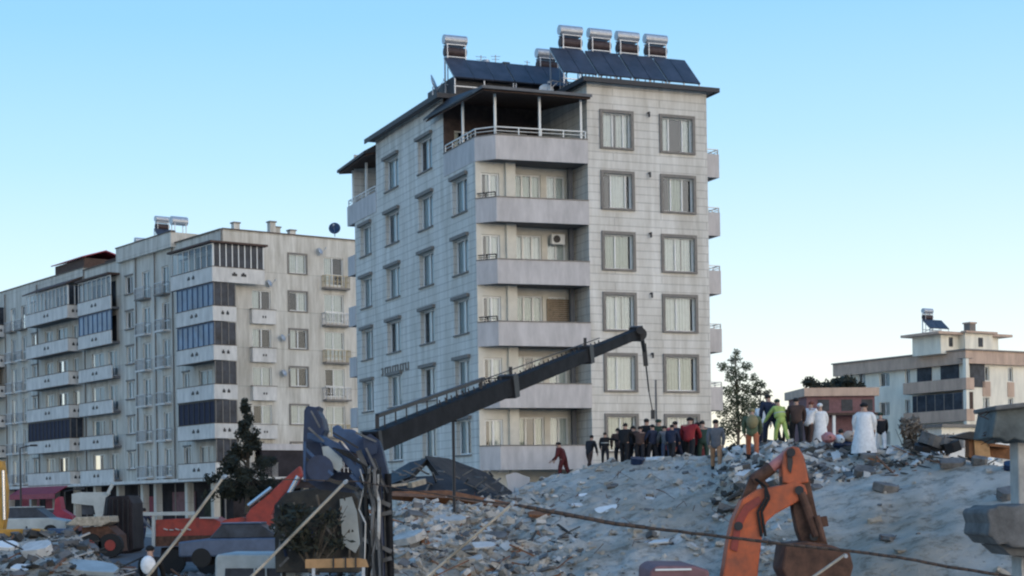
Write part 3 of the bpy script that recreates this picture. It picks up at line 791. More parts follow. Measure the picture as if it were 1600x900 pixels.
for k in range(6): lb_balcony(k, 0, 8.6 if k == 0 else 7.6, 0, 4.4 if k == 0 else 1.9, kinds1[k])
kinds2 = ['glaze','blue','open','open','open','open']
for k in range(6): lb_balcony(k, 24.4, 33.0, .55, .55, kinds2[k])
kinds3 = ['glaze','open','open','open','dark','open']
for k in range(6): lb_balcony(k, 34.3, 46.4, 0, 1.29, kinds3[k])
for k in range(6): lb_balcony(k, 57.5, 68, 0, 1.29, ['glaze','open','blue','open','open','open'][k])
# dark eaves over the glazed top balconies
q = MB(); q.box(-.35, 4.6, -.4, 8.8, 21.83, 21.98); q.build('balcony_roof', M['brownwood'], lb)
q = MB(); q.slab([(-.3,33.9,21.83),(-.3,46.8,21.83),(4.0,46.8,23.7),(4.0,33.9,23.7)], (0,0,.12)); q.build('balcony_roof', M['brownwood'], lb)
q = MB(); q.box(.2, 1.29, 24.2, 33.1, 21.83, 22.0); q.build('balcony_roof', M['brownwood'], lb)
q = MB(); q.box(1.26, 16.6, .9, 1.3, LTOP, LTOP+.1); q.box(1.2,1.6,1.3,10.99,LTOP,LTOP+.1); q.box(.85,1.3,10.9,24.1,24.0,24.1); q.box(1.2,1.6,24.11,33.7,LTOP,LTOP+.1); q.box(1.25,1.7,33.7,72,23.4,23.5); q.build('parapet_cap', M['lb_trim'], lb)
# shop floor: dark fronts, columns, fascia
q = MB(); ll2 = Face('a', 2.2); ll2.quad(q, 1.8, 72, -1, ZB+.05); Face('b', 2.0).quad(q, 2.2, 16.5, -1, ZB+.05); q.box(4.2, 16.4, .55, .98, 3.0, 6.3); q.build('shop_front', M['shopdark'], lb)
q = MB(); q.box(4.0,16.5,.4,.54,6.0,6.5); q.build('shop_fascia', M['parapet'], lb)
q = MB(); q.box(-.1, 16.5, -.1, 72, ZB-.25, ZB-.002); q.build('fascia', M['lb_para'], lb)
for b_ in (3.0, 8.5, 15.5, 18.6, 24.5, 30.5, 36, 42, 49, 56):
    q = MB(); q.box(.9, 1.45, b_-.3, b_+.3, -1, ZB-.252); q.build('column', M['lb_wall'], lb)
for a_ in (4.5, 8.3, 12.4):
    q = MB(); q.box(a_-.25, a_+.25, 1.0, 1.5, -1, ZB-.252); q.build('column', M['lb_wall'], lb)
for b0, b1, z0, z1, mm, o in ((17.2,22.6,.7,2.6,'redsign',.05),(9.5,14.6,1.2,2.9,'maroon',.05),(4,7.6,.9,2.9,'leaf_dark',.05),(43.2,48,.5,2.8,'redsign',.05),(50,55.5,.4,2.7,'redsign',.05),(25.5,29.5,.6,2.4,'tealwhite',.05)):
    q = MB(); ll2.box(q, b0, b1, z0, z1, .02, o+.05); q.build('shop_display', M[mm], lb)
# awning over the shops
t = thing('awning', 'crimson shop awning under the balconies of the long left block', 'awning', LF.w(.0,35.5,0), A2)
q = MB(); q.slab([(0,-.5,3.75),(0,10.8,3.75),(-1.3,10.8,3.0),(-1.3,-.5,3.0)], (0,0,.06)); q.build('canvas', M['redsign'], t)
q = MB(); q.box(-1.34,-1.29,-.5,10.8,2.6,3.0); q.build('valance', M['redsign'], t)
# roof things of the long block
def small_heater(frame, a_, b_, z, label, rz):
    return heater(frame.w(a_, b_, z), rz, label, 2, .95, (.95,), .3, 1.0, .8, 1.5, group='solar water heaters on the long left block')
small_heater(LF, 2.2, 17.0, 24.0, 'solar water heater on the high roof of the long left block, beside the bare tank', A2)
t = thing('water_tank', 'grey water tank on legs on the roof of the long left block', 'water tank', LF.w(2.2,12.4,24.0), A2)
q = MB(); q.tube((-.7,0,1.15),(.7,0,1.15),.36,n=14); q.build('tank', M['steel'], t)
q = MB()
for x in (-.5,.5):
    for y in (-.3,.3): q.beam((x,y,0),(x,y,.95),.06,.06,up=(1,0,0))
q.build('leg_frame', M['steel'], t)
t = thing('roof_shed', 'dark red roof shed behind the far glazed top balcony of the long block', 'roof shed', LF.w(2.2,36,23.4), A2)
q = MB(); q.box(0,4,0,7,0,1.2); q.build('wall', M['brownwood'], t); q = MB(); q.slab([(-.3,-.3,1.2),(-.3,7.3,1.2),(2,7.3,1.9),(2,-.3,1.9)],(0,0,.1)); q.slab([(4.3,-.3,1.2),(4.3,7.3,1.2),(2.01,7.3,1.9),(2.01,-.3,1.9)],(0,0,.1)); q.build('roof', M['redsign'], t)
t = thing('roof_shed', 'small dark red roof shed in the middle of the long left block', 'roof shed', LF.w(3.0,26.5,LTOP), A2)
q = MB(); q.box(0,2.5,0,4.5,0,.7); q.build('wall', M['redsign'], t); q = MB(); q.box(-.2,2.7,-.2,4.7,.7,.85); q.build('roof', M['brownwood'], t)
small_heater(LF, 3.2, 24.6, LTOP, 'dark solar water heater above the second balcony stack of the long left block', A2)
for a_, b_, h in ((3.5,3.5,.9),(6.3,2.6,1.1),(7.0,3.2,.8),(5.4,38,1.4),(8.2,2.8,.6)):
    t = thing('chimney', {3.5:'short chimney over the left corner of the long block roof',6.3:'taller chimney of the pair on the long block roof',7.0:'lower chimney of the pair on the long block roof',5.4:'chimney by the dark red shed on the long block roof',8.2:'small vent chimney near the parapet of the long block'}[a_], 'chimney', LF.w(a_,b_,LTOP), A2, 'chimneys on the long left block')
    q = MB(); q.box(-.25,.25,-.25,.25,0,h); q.build('stack', M['lb_wall'], t); q = MB(); q.box(-.32,.32,-.32,.32,h,h+.1); q.build('cap', M['surround'], t)
# satellite dishes on the front wall of the long block
for n_, (x, y) in enumerate(((418,445),(497,395),(439,530),(441,585))):
    a_, z_ = LF.hit(x, y, 'b', 1.0); 
    dish(LF.w(a_, .75, z_-.3), A2+.5, 'small grey satellite dish on the cream wall, '+('left of the top corner balcony end','near the top right edge','right of the middle balconet','right of the lower balconet')[n_], .3, 'steel', .4, .25, 'satellite dishes on the long block wall')

# ---- the far right block
A3 = math.atan2(.53, .85)
RF = Frame(44.0, 166.0, A3)
rb = thing('apartment_building', 'low ivory apartment block with salmon balcony bands far on the right', 'building', RF.O, A3)
RT = 15.4; RL = [12.0, 9.0, 6.0]
rl, rr = Face('a', .0), Face('b', 0.0)
rh = []; 
def rb_hole(px0, px1, k, z0, z1, ax):
    y = 590 if k == 0 else 625
    if ax == 'a':
        b1, _ = RF.hit(px0, y, 'a', 0); b0, _ = RF.hit(px1, y, 'a', 0); return (b0, b1, RL[k]+z0, RL[k]+z1, k)
    a0, _ = RF.hit(px0, y, 'b', 0); a1, _ = RF.hit(px1, y, 'b', 0); return (a0, a1, RL[k]+z0, RL[k]+z1, k)
for k in (0, 1, 2):
    rh += [rb_hole(1374, 1390, k, .8, 2.2, 'a'), rb_hole(1414, 1422, k, .6, 2.3, 'a'), rb_hole(1341, 1352, k, .2, 2.5, 'a')]
rh2 = []
for k in (0, 1, 2): rh2 += [rb_hole(1536, 1546, k, .7, 2.1, 'b'), rb_hole(1575, 1583, k, .7, 2.1, 'b')]
q = MB()
wall(q, rl, 0, 17.5, -1, RT, rh, .2); wall(q, rr, 0, 22, -1, RT, rh2, .2)
Face('b', 17.5).quad(q, 0, 22, -1, RT); Face('a', 22).quad(q, 0, 17.5, -1, RT)
q.prism([(.01,.01),(21.9,.01),(21.9,17.4),(.01,17.4)], RT-.3, RT-.2)
q.build('wall', M['rb_wall'], rb)
for h in rh: window(rb, rl, h[:4], .2, (.5,), ((0,.5),), frame_m='upvc', fw=.08)
for h in rh2: window(rb, rr, h[:4], .2, (.5,), ((0,.6),), frame_m='upvc', fw=.08)
q = MB(); q.box(-.55,22.2,-.55,-.002,14.3,15.55); q.box(-.55,-.002,-.002,18,14.3,15.55); q.build('parapet_band', M['pink'], rb)
q = MB(); q.box(-.7,22.3,-.7,.3,15.55,15.68); q.box(-.7,.3,.3,18.1,15.55,15.68); q.build('parapet_cap', M['surround'], rb)
for u0, u1, k in ((1536,1546,0),(1575,1583,0)):
    a0, _ = RF.hit(u0, 600, 'b', 0); a1, _ = RF.hit(u1, 600, 'b', 0)
    q = MB(); rr.box(q, a0-.1, a1+.1, RL[1]+2.2, RL[0]+.65, .002, .06); q.build('spandrel', M['pink'], rb)
for k in (0, 1, 2):
    b1, _ = RF.hit(1412, 600, 'a', -1.1); a1, _ = RF.hit(1521, 600, 'b', -1.1)
    z = RL[k]
    q = MB(); q.box(-1.1, a1, -1.1, -.002, z-.25, z-.02); q.box(-1.1, -.002, -.002, b1, z-.25, z-.02); b = q.build('balcony', M['soffit'], rb)
    q = MB(); q.box(-1.2, a1, -1.2, -1.1, z-.28, z+.85); q.box(-1.2,-1.1,-1.1,b1,z-.28,z+.85); q.box(a1-.1,a1,-1.1,-.002,z-.28,z+.85); q.box(-1.1,-.002,b1-.1,b1,z-.28,z+.85)
    q.build('parapet', M['pink'], b)
    q = MB(); q.box(-1.15,-.75,-1.15,-.75,z+.85,z+2.7); q.build('pillar', M['rb_wall'], b)
    if k == 1:
        q = MB(); q.box(-1.14,-1.06,-.7,b1-1.2,z+.86,z+2.5); q.build('glazing', M['darkglass'], b)
        q = MB(); q.box(-.7,a1-.1,-1.14,-1.06,z+.86,z+2.5); q.build('glazing', M['brownwood'], b)
        q = MB()
        for i in range(6): q.box(-1.17,-1.141,-.7+(b1-.6)*i/5.5,-.62+(b1-.6)*i/5.5,z+.86,z+2.5)
        q.build('mullion', M['surround'], b)
    else:
        for bx_ in ((-.06,-.01,.8,3.2),(-.06,-.01,4.4,b1-.8),(.6,2.6,-.06,-.01)):
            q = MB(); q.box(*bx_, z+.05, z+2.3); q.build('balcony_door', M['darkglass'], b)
    q = MB(); q.box(-1.2,a1,-1.2,0-.002,z+2.72,z+2.74); q.build('ceiling_line', M['surround'], b)
# penthouse
q = MB()
a0, _ = RF.hit(1436, 545, 'b', 3.5)
pz = 15.4
q.box(-1.4, 6.6, 1.8, 5.6, pz, 17.25); q.box(1.0,4.8,.9,1.8,pz,17.4); q.build('penthouse_wall', M['rb_wall'], rb)
q = MB(); q.box(-2.3, 8.0, 1.2, 6.3, 17.252, 17.5); q.box(.7,5.1,.5,1.2,17.402,17.6); q.build('penthouse_roof', M['pink'], rb)
q = MB(); Face('b',.9).box(q, 2.8,3.4,pz+.7,pz+1.6,.002,.05); q.build('penthouse_window', M['darkglass'], rb); q = MB(); Face('b',1.8).box(q, -.3,.2,pz+.7,pz+1.6,.002,.05); q.build('penthouse_window', M['darkglass'], rb)
heater(RF.w(-1.6,3.0,17.5), A3, 'solar heater with a pale tank on the penthouse roof of the far right block', 2, 1.3, (1.1,), .4, 1.0, .9, 1.7, group='roof gear of the far right block')
t = thing('chimney', 'short dark chimney on the penthouse of the far right block', 'chimney', RF.w(2.5,1.7,17.6), A3)
q = MB(); q.box(-.4,.4,-.4,.4,0,.8); q.build('stack', M['surround'], t); q = MB(); q.box(-.5,.5,-.5,.5,.8,.95); q.build('cap', M['pink'], t)
# low white garages in front of it
t = thing('garage_row', 'low white garages in front of the ivory block, with dark gaps', 'garages', RF.w(-2.0,-4.5,0), A3)
q = MB(); q.box(-6,14,0,3,0,7.9); q.build('wall', M['rb_wall'], t); q = MB(); q.box(-6.4,14.4,-.5,3.4,7.9,8.15); q.build('roof', M['surround'], t)
for k in range(4):
    q = MB(); q.box(-5+k*4.7,-1.6+k*4.7,-.05,-.01,4.2,7.2); q.build('garage_door', M['white' if k % 2 else 'steel'], t)
# ---- the low maroon house between
p_ = at(1306, 640, 150)
t = thing('house', 'low maroon house with a grey flat roof edge, left of the ivory block', 'house', (p_.x, 150, 0), .1)
z1 = at(1306, 619, 150).z; z0 = at(1306, 650, 150).z
q = MB(); q.box(-2.6,3.5,0,6,-1,z1); q.build('wall', M['maroon'], t)
q = MB(); q.box(-2.9,3.8,-.4,6.3,z1,z1+.72); q.build('roof', M['pink'], t)
for x in (-1.6, .5, 2.3):
    q = MB(); q.box(x,x+1.0,-.03,-.001,z1-1.3,z1-.3); w = q.build('window', M['darkglass'], t)
for x in (-2.3,-.6,1.2,3.0):
    q = MB(); q.box(x-.12,x+.12,-1.5,-1.26,-1,z0); q.build('porch_pillar', M['white'], t)
q = MB(); q.box(-2.7,3.6,-1.7,-.01,z0,z0+.2); q.build('porch_roof', M['brownwood'], t)
# far houses that fill the gap to the left edge of the horizon
p_ = at(1268, 612, 175)

# ------------------------------------------------------------------ trees and plants
def foliage(mb, c, r, n, size, rng, flat=.8):
    for i in range(n):
        while True:
            d = Vector((rng.uniform(-1,1), rng.uniform(-1,1), rng.uniform(-1,1)))
            if d.length <= 1: break
        d = d*(.55+.45*rng.random()) if d.length else d
        p = c+Vector((d.x*r[0], d.y*r[1], d.z*r[2]))
        u = Vector((rng.gauss(0,1), rng.gauss(0,1), rng.gauss(0,flat))).normalized(); w = u.orthogonal().normalized()
        s = size*rng.uniform(.5, 1.4)
        mb.add([p-u*s, p+w*s*.45, p+u*s, p-w*s*.45], [(0,1,2,3)])
def tree(name, label, base, h, clumps, leaf, n, size, trunk_r, seed, group=None):
    rng = random.Random(seed); t = thing(name, label, 'tree', base, 0, group)
    q = MB(); q.tube((0,0,-.4),(.1*h/6,0,h*.45),trunk_r,trunk_r*.65,n=8,caps=False); q.tube((.1*h/6,0,h*.45),(0,0,h*.93),trunk_r*.65,trunk_r*.15,n=7)
    for c, r in clumps:
        st = Vector((0,0,max(.3*h, c[2]-.12*h))); q.tube(st, c, trunk_r*.3, trunk_r*.08, n=5)
    q.build('trunk', M['bark'], t, smooth=True)
    f = MB()
    for c, r in clumps: foliage(f, Vector(c), r, int(n*r[0]*r[2]), size, rng)
    f.build('crown', M[leaf], t)
    return t
rng = random.Random(5)
# dark conifer in front of the long block
Y = 106; p0 = at(386, 792, Y); top = at(386, 624, Y).z-p0.z
cl = []
for i in range(80):
    k = rng.random()**1.4; hh = .10+.88*k; w = (2.9*(.35+.65*rng.random()) if hh < .48 else 1.9*(1-hh)**.9*(.4+.7*rng.random())); w *= 1+.25*math.sin(i*2.3)
    if hh < .35: w *= .9
    a = rng.uniform(0, 6.28); cl.append(((math.cos(a)*w*.8, math.sin(a)*w*.8, hh*top), (.62*(1.1-k*.75),.62*(1.1-k*.75),.42)))
tree('conifer_tree', 'dark conifer in front of the long left block, left of the blue crane', p0, top, cl, 'leaf_dark', 480, .13, .16, 1)
# pale pine to the right of the stone block
Y = 112; p0 = at(1152, 760, Y); top = at(1153, 545, Y).z-p0.z
cl = []
for (px, py, r) in ((1152,550,.35),(1150,562,.5),(1130,572,.5),(1146,580,.55),(1168,572,.5),(1158,590,.55),(1140,592,.45),(1178,590,.4),(1150,605,.6),(1135,612,.5),(1170,608,.6),(1186,600,.45),(1150,625,.9),(1130,640,.8),(1170,630,.8),(1160,650,1.0),(1140,668,1.1),(1175,665,1.0)):
    w = at(px, py, Y)-p0; cl.append(((w.x, rng.uniform(-.5,.5), w.z), (r, r*.8, r*.8)))
tree('pine_tree', 'thin olive pine with gaps in its crown at the right edge of the stone block', p0, top, [(c_, tuple(x*1.05 for x in r_)) for c_, r_ in cl], 'leaf_mid', 560, .11, .14, 2)
Y = 118; p0 = at(1190, 760, Y)
cl = []
for (px, py, r) in ((1192,600,.4),(1182,612,.6),(1197,615,.5),(1185,640,.9),(1200,650,.8)):
    w = at(px, py, Y)-p0; cl.append(((w.x, rng.uniform(-.5,.5), w.z), (r, r*.8, r*.8)))
tree('pine_tree', 'smaller dark pine just right of the thin olive pine', p0, at(1192,594,Y).z-p0.z, cl, 'leaf_dark', 420, .13, .12, 3)
for k, (px, y0, r, lab) in enumerate(((1276,598,1.4,'dark round tree at the left end behind the maroon house'),(1298,604,1.1,'low dark tree in the middle behind the maroon house'),(1326,598,1.7,'broad dark tree behind the maroon house, touching the ivory block'))):
    Y = 172; p0 = at(px, 720, Y); z = at(px, y0, Y).z-p0.z
    cl = [((rng.uniform(-1,1)*r, rng.uniform(-1,1)*r, z-rng.uniform(-.2,1.6)), (r*.6,r*.6,r*.5)) for _ in range(9)]
    tree('tree', lab, p0, z, cl, 'leaf_dark' if k != 1 else 'leaf_mid', 260, .25, .2, 20+k, 'trees behind the maroon house')
def shrub(px, py, w, h, Y, label, leaf, seed):
    rng = random.Random(seed); p = at(px, py, Y); t = thing('bush', label, 'bush', p)
    q = MB()
    for i in range(14): q.tube((rng.uniform(-.1,.1),0,-.3),(rng.uniform(-w,w)*.5,rng.uniform(-.3,.3),h*rng.uniform(.5,1)),.03,.008,n=4)
    q.build('stem', M['bark'], t); f = MB()
    for i in range(16): foliage(f, Vector((rng.uniform(-.4,.4)*w, rng.uniform(-.3,.3), h*rng.uniform(.2,.95))), (.22*w,.22*w,.2*h), 42, .10, rng)
    f.build('foliage', M[leaf], t)
shrub(1424, 706, 1.0, 1.15, 60, 'dusty brown-grey bush standing in the debris below the ivory block', 'leaf_dead', 31)
shrub(1476, 704, 1.2, .5, 61, 'low dark heap of twigs right of the dusty bush', 'leaf_dead', 32)

# ------------------------------------------------------------------ rubble
def chunk(mb, c, s, rng, flat=1.0):
    a = [Vector(v) for v in ((-1,-1,-1),(1,-1,-1),(1,1,-1),(-1,1,-1),(-1,-1,1),(1,-1,1),(1,1,1),(-1,1,1))]
    R = Matrix.Rotation(rng.uniform(0,6.28),3,'Z')@Matrix.Rotation(rng.uniform(-.6,.6),3,'X')@Matrix.Rotation(rng.uniform(-.6,.6),3,'Y')
    sx, sy, sz = s*rng.uniform(.5,1.4), s*rng.uniform(.4,1.1), s*rng.uniform(.2,.6)*flat
    vs = [c+R@Vector((v.x*sx*rng.uniform(.6,1.1), v.y*sy*rng.uniform(.6,1.1), v.z*sz*rng.uniform(.6,1.1))) for v in a]
    mb.add(vs, [(3,2,1,0),(4,5,6,7),(0,1,5,4),(1,2,6,5),(2,3,7,6),(3,0,4,7)])
def scatter(px0, px1, y0, y1, n, smin, smax, rng, mbs, dens=None, power=2.5):
    done = 0; tries = 0
    while done < n and tries < n*12:
        tries += 1
        px = rng.uniform(px0, px1); Y = rng.uniform(y0, y1); X = (px-800)/F*Y
        z = height(X, Y)
        if z < base_h(Y)+.1 and px > 600: continue
        if dens and rng.random() > dens(px, Y): continue
        s = smin+(smax-smin)*rng.random()**power
        mb = mbs[min(len(mbs)-1, int(rng.random()**1.6*len(mbs)))]
        chunk(mb, Vector((X, Y, z+s*.1)), s, rng); done += 1
rng = random.Random(9)
sets = [MB(), MB(), MB(), MB()]
def dens(px, Y):
    v = noise.noise(Vector((px*.012, Y*.16, 0)))*.5+.5
    d = v**1.5
    if px > 1240: d *= .05 if Y < 57 else .7
    elif px > 1000: d *= .6
    if 800 < px < 1010 and 58 < Y < 76: d *= .22
    return d
scatter(560, 1640, 42, 78, 9000, .02, .22, rng, sets, dens, 6.5)
vignette_set = [MB(), MB(), MB()]
scatter(-40, 560, 46, 66, 3600, .03, .30, rng, vignette_set, None, 4.5)
for mb, mm in zip(vignette_set, ('conc_dark','conc_ruin','grimy')): tag(mb.build('rubble', M[mm]), kind='stuff')  # darker materials on this side put the view's vignette shading into the colour
scatter(600, 860, 44, 72, 3600, .02, .27, rng, sets, None, 5)
crest_set = [MB(), MB(), MB(), MB()]
scatter(1120, 1620, 57, 70, 2800, .03, .27, rng, crest_set, None, 3.5)
for mb, mm in zip(crest_set, ('conc_dark','concrete','grimy','conc_pale')): tag(mb.build('rubble', M[mm]), kind='stuff')
for mb, mm, lab in zip(sets, ('ground','concrete','ground','conc_dark'), ('','','','')):
    tag(mb.build('rubble', M[mm]), kind='stuff')
# bent reinforcing bars sticking out of the heap
q = MB()
for i in range(110):
    px = rng.uniform(600, 1250); Y = rng.uniform(44, 70); X = (px-800)/F*Y; z = height(X, Y)
    if z < base_h(Y)+.3: continue
    p = Vector((X, Y, z)); d = Vector((rng.uniform(-1,1), rng.uniform(-.6,.6), rng.uniform(.0,.7)))
    p2 = p+d*rng.uniform(.3,.8); q.tube(p, p2, .010, n=4); q.tube(p2, p2+Vector((rng.uniform(-.4,.4),0,rng.uniform(-.3,.2))), .014, n=4)
tag(q.build('reinforcing_bars', M['rust']), kind='stuff')
for (xa, xb, ya, yb, n_, mm) in ((-40,560,47,64,420,'grimy'),(-40,560,47,64,120,'bwood'),(590,900,44,64,170,'bwood'),(590,900,44,64,160,'grimy'),(1380,1600,56,62,150,'grimy'),(1380,1600,56,62,60,'bwood'),(-40,560,47,64,90,'concrete')):
    q = MB()
    for i in range(n_):
        px = rng.uniform(xa, xb); Y = rng.uniform(ya, yb); X = (px-800)/F*Y; z = height(X, Y)
        a = rng.uniform(0, 3.14); L = rng.uniform(.3, 1.5)*rng.random(); d = Vector((math.cos(a), math.sin(a), rng.uniform(-.15, .5)))
        q.beam(Vector((X,Y,z))-d*L*.3, Vector((X,Y,z))+d*L, rng.uniform(.03,.12), rng.uniform(.02,.06))
    tag(q.build('scrap', M[mm]), kind='stuff')
# single pieces one can point at
def slab_piece(px, py, Y, w, d, th, rot, tilt, m, label, name='concrete_slab', cat='slab'):
    p = at(px, py, Y); t = thing(name, label, cat, p, rot)
    rng = random.Random(int(px*7+py)); n = 9; pts = []
    for i in range(n):
        a = 2*math.pi*i/n; r = rng.uniform(.8, 1.1)
        pts.append(Vector((math.copysign(abs(math.cos(a))**.6, math.cos(a))*w/2*r, math.copysign(abs(math.sin(a))**.6, math.sin(a))*d/2*r, 0)))
    R = Matrix.Rotation(tilt[0],3,'X')@Matrix.Rotation(tilt[1],3,'Y')
    q = MB(); q.slab([R@v for v in pts], R@Vector((0,0,th))); q.build('broken_plate', M[m], t, bevel=.015)
    q = MB()
    for i in range(4):
        v = R@(pts[rng.randrange(n)]+Vector((0,0,th/2))); q.tube(v*.9, v*1.25+Vector((0,0,rng.uniform(-.1,.15))), .013, n=4)
    q.build('bent_bar', M['rust'], t)
    return t
def surf_Y(px, py, lo=38, hi=82):
    Y = lo
    while Y < hi:
        p = at(px, py, Y)
        if p.z <= height(p.x, p.y): return Y
        Y += .2
    return hi
P = [(948,796,.9,.5,.05,'white','white crumpled sheet lying on the slope above the rusty cable'),
     (912,775,.5,.3,.04,'white','small white scrap high on the grey slope'),
     (957,761,.45,.25,.1,'conc_dark','small dark-edged block below the crowd'),
     (1015,781,.4,.25,.08,'conc_pale','pale lump in the middle of the heap'),
     (1025,848,1.0,.6,.06,'conc_pale','bluish pale plate below the cable, right of the middle'),
     (755,858,.9,.6,.18,'conc_pale','pale broken block beside the third pole'),
     (700,815,1.5,.9,.16,'concrete','grey slab left of the third pole'),
     (780,842,.7,.5,.2,'conc_dark','dark block touching the third pole'),
     (1020,720,1.1,.4,.12,'conc_pale','pale slab on the crest below the crowd'),
     (995,726,.6,.5,.3,'crane_navy','dark blue lump below the crowd'),
     (850,805,1.3,.5,.1,'bwood','brown plank end beside the cable'),
     (1352,742,.9,.5,.25,'conc_dark','dark block on the smooth slope right of the orange arm'),
     (1384,768,.9,.5,.25,'conc_dark','second dark block lower on the smooth slope'),
     (1358,718,.6,.4,.2,'conc_dark','dark lump under the white-robed person'),
     (1386,844,.5,.4,.15,'conc_dark','small dark stone low on the smooth slope'),
     (1275,765,.4,.3,.15,'conc_dark','dark stone just right of the orange elbow'),
     (1487,728,1.0,.5,.2,'conc_dark','dark slab at the top of the smooth pale pile'),
     (1468,716,1.3,.6,.2,'conc_pale','pale leaning slab above the smooth pile'),
     (1530,726,.5,.4,.25,'conc_dark','dark chunk right of the pale leaning slab'),
     (1541,724,.6,.4,.25,'white','white bag-like lump beside the wooden cabinet'),
     (1565,722,.8,.5,.25,'conc_pale','pale chunk below the wooden cabinet'),
     (1583,732,.6,.4,.2,'crane_navy','dark blue lump by the concrete post'),
     (1577,780,.8,.6,.3,'conc_dark','dark boulder on the pale pile near the concrete post'),
     (640,846,1.3,.9,.25,'concrete','big grey block right of the crane column'),
     (905,790,.7,.4,.05,'conc_pale','pale flat plate left of the crumpled sheet'),
     (60,866,1.2,.8,.3,'conc_pale','pale block in the lower left corner heap'),
     (12,858,.7,.5,.2,'white','white lump at the left edge of the frame'),
     (38,890,.8,.5,.1,'white','thin white plate in the lower left corner'),
     (130,890,2.4,1.2,.15,'tealwhite','large pale green-grey slab at the bottom left')]
for (px, py, w, d, th, m, lab) in P:
    Y = surf_Y(px, py); r = random.Random(px)
    slab_piece(px, py, Y-.05, w, d, th, r.uniform(-.5,.5), (r.uniform(.15,.6), r.uniform(-.2,.2)), m, lab)

# the dark fallen roof at the foot of the stone block
t = thing('collapsed_roof', 'dark mangled roof sheets fallen at the foot of the stone block, right of the crane', 'wreckage', at(700, 790, 74))
org = t.location.copy()
def W(px, py, Y): return at(px, py, Y)
q = MB()
q.slab([W(664,712,72),W(700,716,75),W(760,738,76),W(800,768,76),W(790,779,73),W(735,772,71),W(690,748,71)], (0,.25,-.35)); q.build('roof_sheet', M['tarp'], t, org)
q = MB()
q.slab([W(606,742,72),W(640,722,72),W(668,716,72),W(640,745,70),W(612,756,70)], (0,.4,-.2)); q.build('roof_sheet', M['tarp'], t, org)
q = MB()
q.slab([W(640,745,70.5),W(700,742,71),W(762,770,71),W(800,782,70),W(740,790,69),W(660,776,69),W(610,760,70)], (0,.6,-.4)); q.build('roof_sheet', M['tarp'], t, org)
r = random.Random(4); q = MB()
for i in range(60):
    x, y = r.uniform(620, 800), r.uniform(725, 785)
    if y < 715+abs(x-700)*.25: continue
    a = W(x, y, r.uniform(68.6, 70.4)); b = W(x+r.uniform(-22,22), y+r.uniform(-10,14), r.uniform(68.5, 70.5)); q.beam(a, b, .07, .05)
q.build('twisted_batten', M['conc_dark'], t, org)
q = MB(); q.beam(W(604,760,68),W(655,754,69),.18,.10); q.beam(W(640,758,68.5),W(662,752,69),.3,.22); q.build('pale_board', M['wood'], t, org)
q = MB(); q.slab([W(608,768,67.5),W(700,766,68),W(800,786,68),W(790,793,66.5),W(700,778,66.5),W(612,775,67)], (0,.3,-.15)); q.build('brown_board', M['bwood'], t, org)
# small mound under the gap
t = thing('wall_stump', 'low pinkish broken wall piece between the dark roof and the walking person', 'wall piece', at(812, 768, 78))
q = MB(); q.slab([at(790,742,78),at(805,738,78),at(828,746,78),at(826,772,78),at(796,775,78)], (0,.5,0)); q.build('masonry', M['parapet'], t, t.location.copy())

# ------------------------------------------------------------------ machines
def PB(pts, Y, th, mb=None):
    """side profile traced in the photo, standing at distance Y with real thickness th"""
    mb = mb or MB()
    v = [at(x, y, Y) for x, y in pts]; return mb.slab(v[::-1], (0, th, 0))

# blue crane with a telescopic boom
cr = thing('mobile_crane', 'old blue crane with a long dark telescopic boom reaching over the crowd', 'crane', at(590, 1010, 43))
o = cr.location.copy()
b0, b1 = at(578, 693, 43.0), at(1000, 519, 61)
def bl(t, dz=0, dx=0): p = b0.lerp(b1, t); return p+Vector((dx, 0, dz))
up = Vector((0,0,1))
for (t0, t1, w, h) in ((0,.43,.42,.52),(.43,.74,.36,.43),(.74,.985,.30,.35)):
    q = MB(); q.beam(bl(t0), bl(t1), w, h); sec = q.build('boom_section', M['boom'], cr, o, bevel=.02)
    q = MB(); q.beam(bl(t1-.012), bl(t1+.004), w+.12, h+.16); q.build('collar', M['black'], sec, o); q = MB(); q.beam(bl(t0+.004), bl(t0+.012), w+.05, h+.06); q.build('collar', M['black'], sec, o)
q = MB()                                                    # hose guides and lattice jib stowed on top
for i in range(34):
    tt = .20+.60*i/33; h = .30-.08*(tt > .43)-.05*(tt > .74); a = bl(tt, h*.8); q.beam(a, a+Vector((-.03,0,.15)), .04, .05, up=(0,1,0))
q.beam(bl(.02,.62), bl(.34,.50), .10, .10); q.beam(bl(.02,.62), bl(.02,.3), .1, .08, up=(0,1,0))
for i in range(9):
    tt = .04+.03*i; q.beam(bl(tt,.27), bl(tt,.58), .035, .035, up=(0,1,0))
q.beam(bl(.20,.52), bl(.80,.36), .03, .03)
for tt in (.33,.435,.735): q.beam(bl(tt,.1), bl(tt,.55), .10, .12, up=(0,1,0))
q.build('stowed_jib', M['black'], cr, o)
q = MB(); q.tube(bl(.985)+Vector((.1,-.22,-.05)), bl(.985)+Vector((.1,.22,-.05)), .23, n=16); q.tube(bl(.97)+Vector((.2,-.22,.12)), bl(.97)+Vector((.2,.22,.18)), .14, n=12); q.build('head_sheave', M['black'], cr, o)
tip = bl(.99, -.1, .12)
q = MB(); a1 = at(1007, 550, 61.3); a2 = at(1014, 612, 61.5); a3 = at(1020, 645, 61.7)
q.tube(tip, a1, .075, n=6); q.tube(a1, a2, .03, n=6); q.tube(a2, a3, .02, n=6); hr = q.build('hoist_rope', M['black'], cr, o)
q = MB(); q.beam(a1+Vector((-.02,0,.3)), a1+Vector((.04,0,-.5)), .16, .16, up=(0,1,0)); q.beam(a3+Vector((0,0,.1)), a3-Vector((0,0,.22)), .14, .12, up=(0,1,0)); q.build('hook_block', M['black'], hr, o)
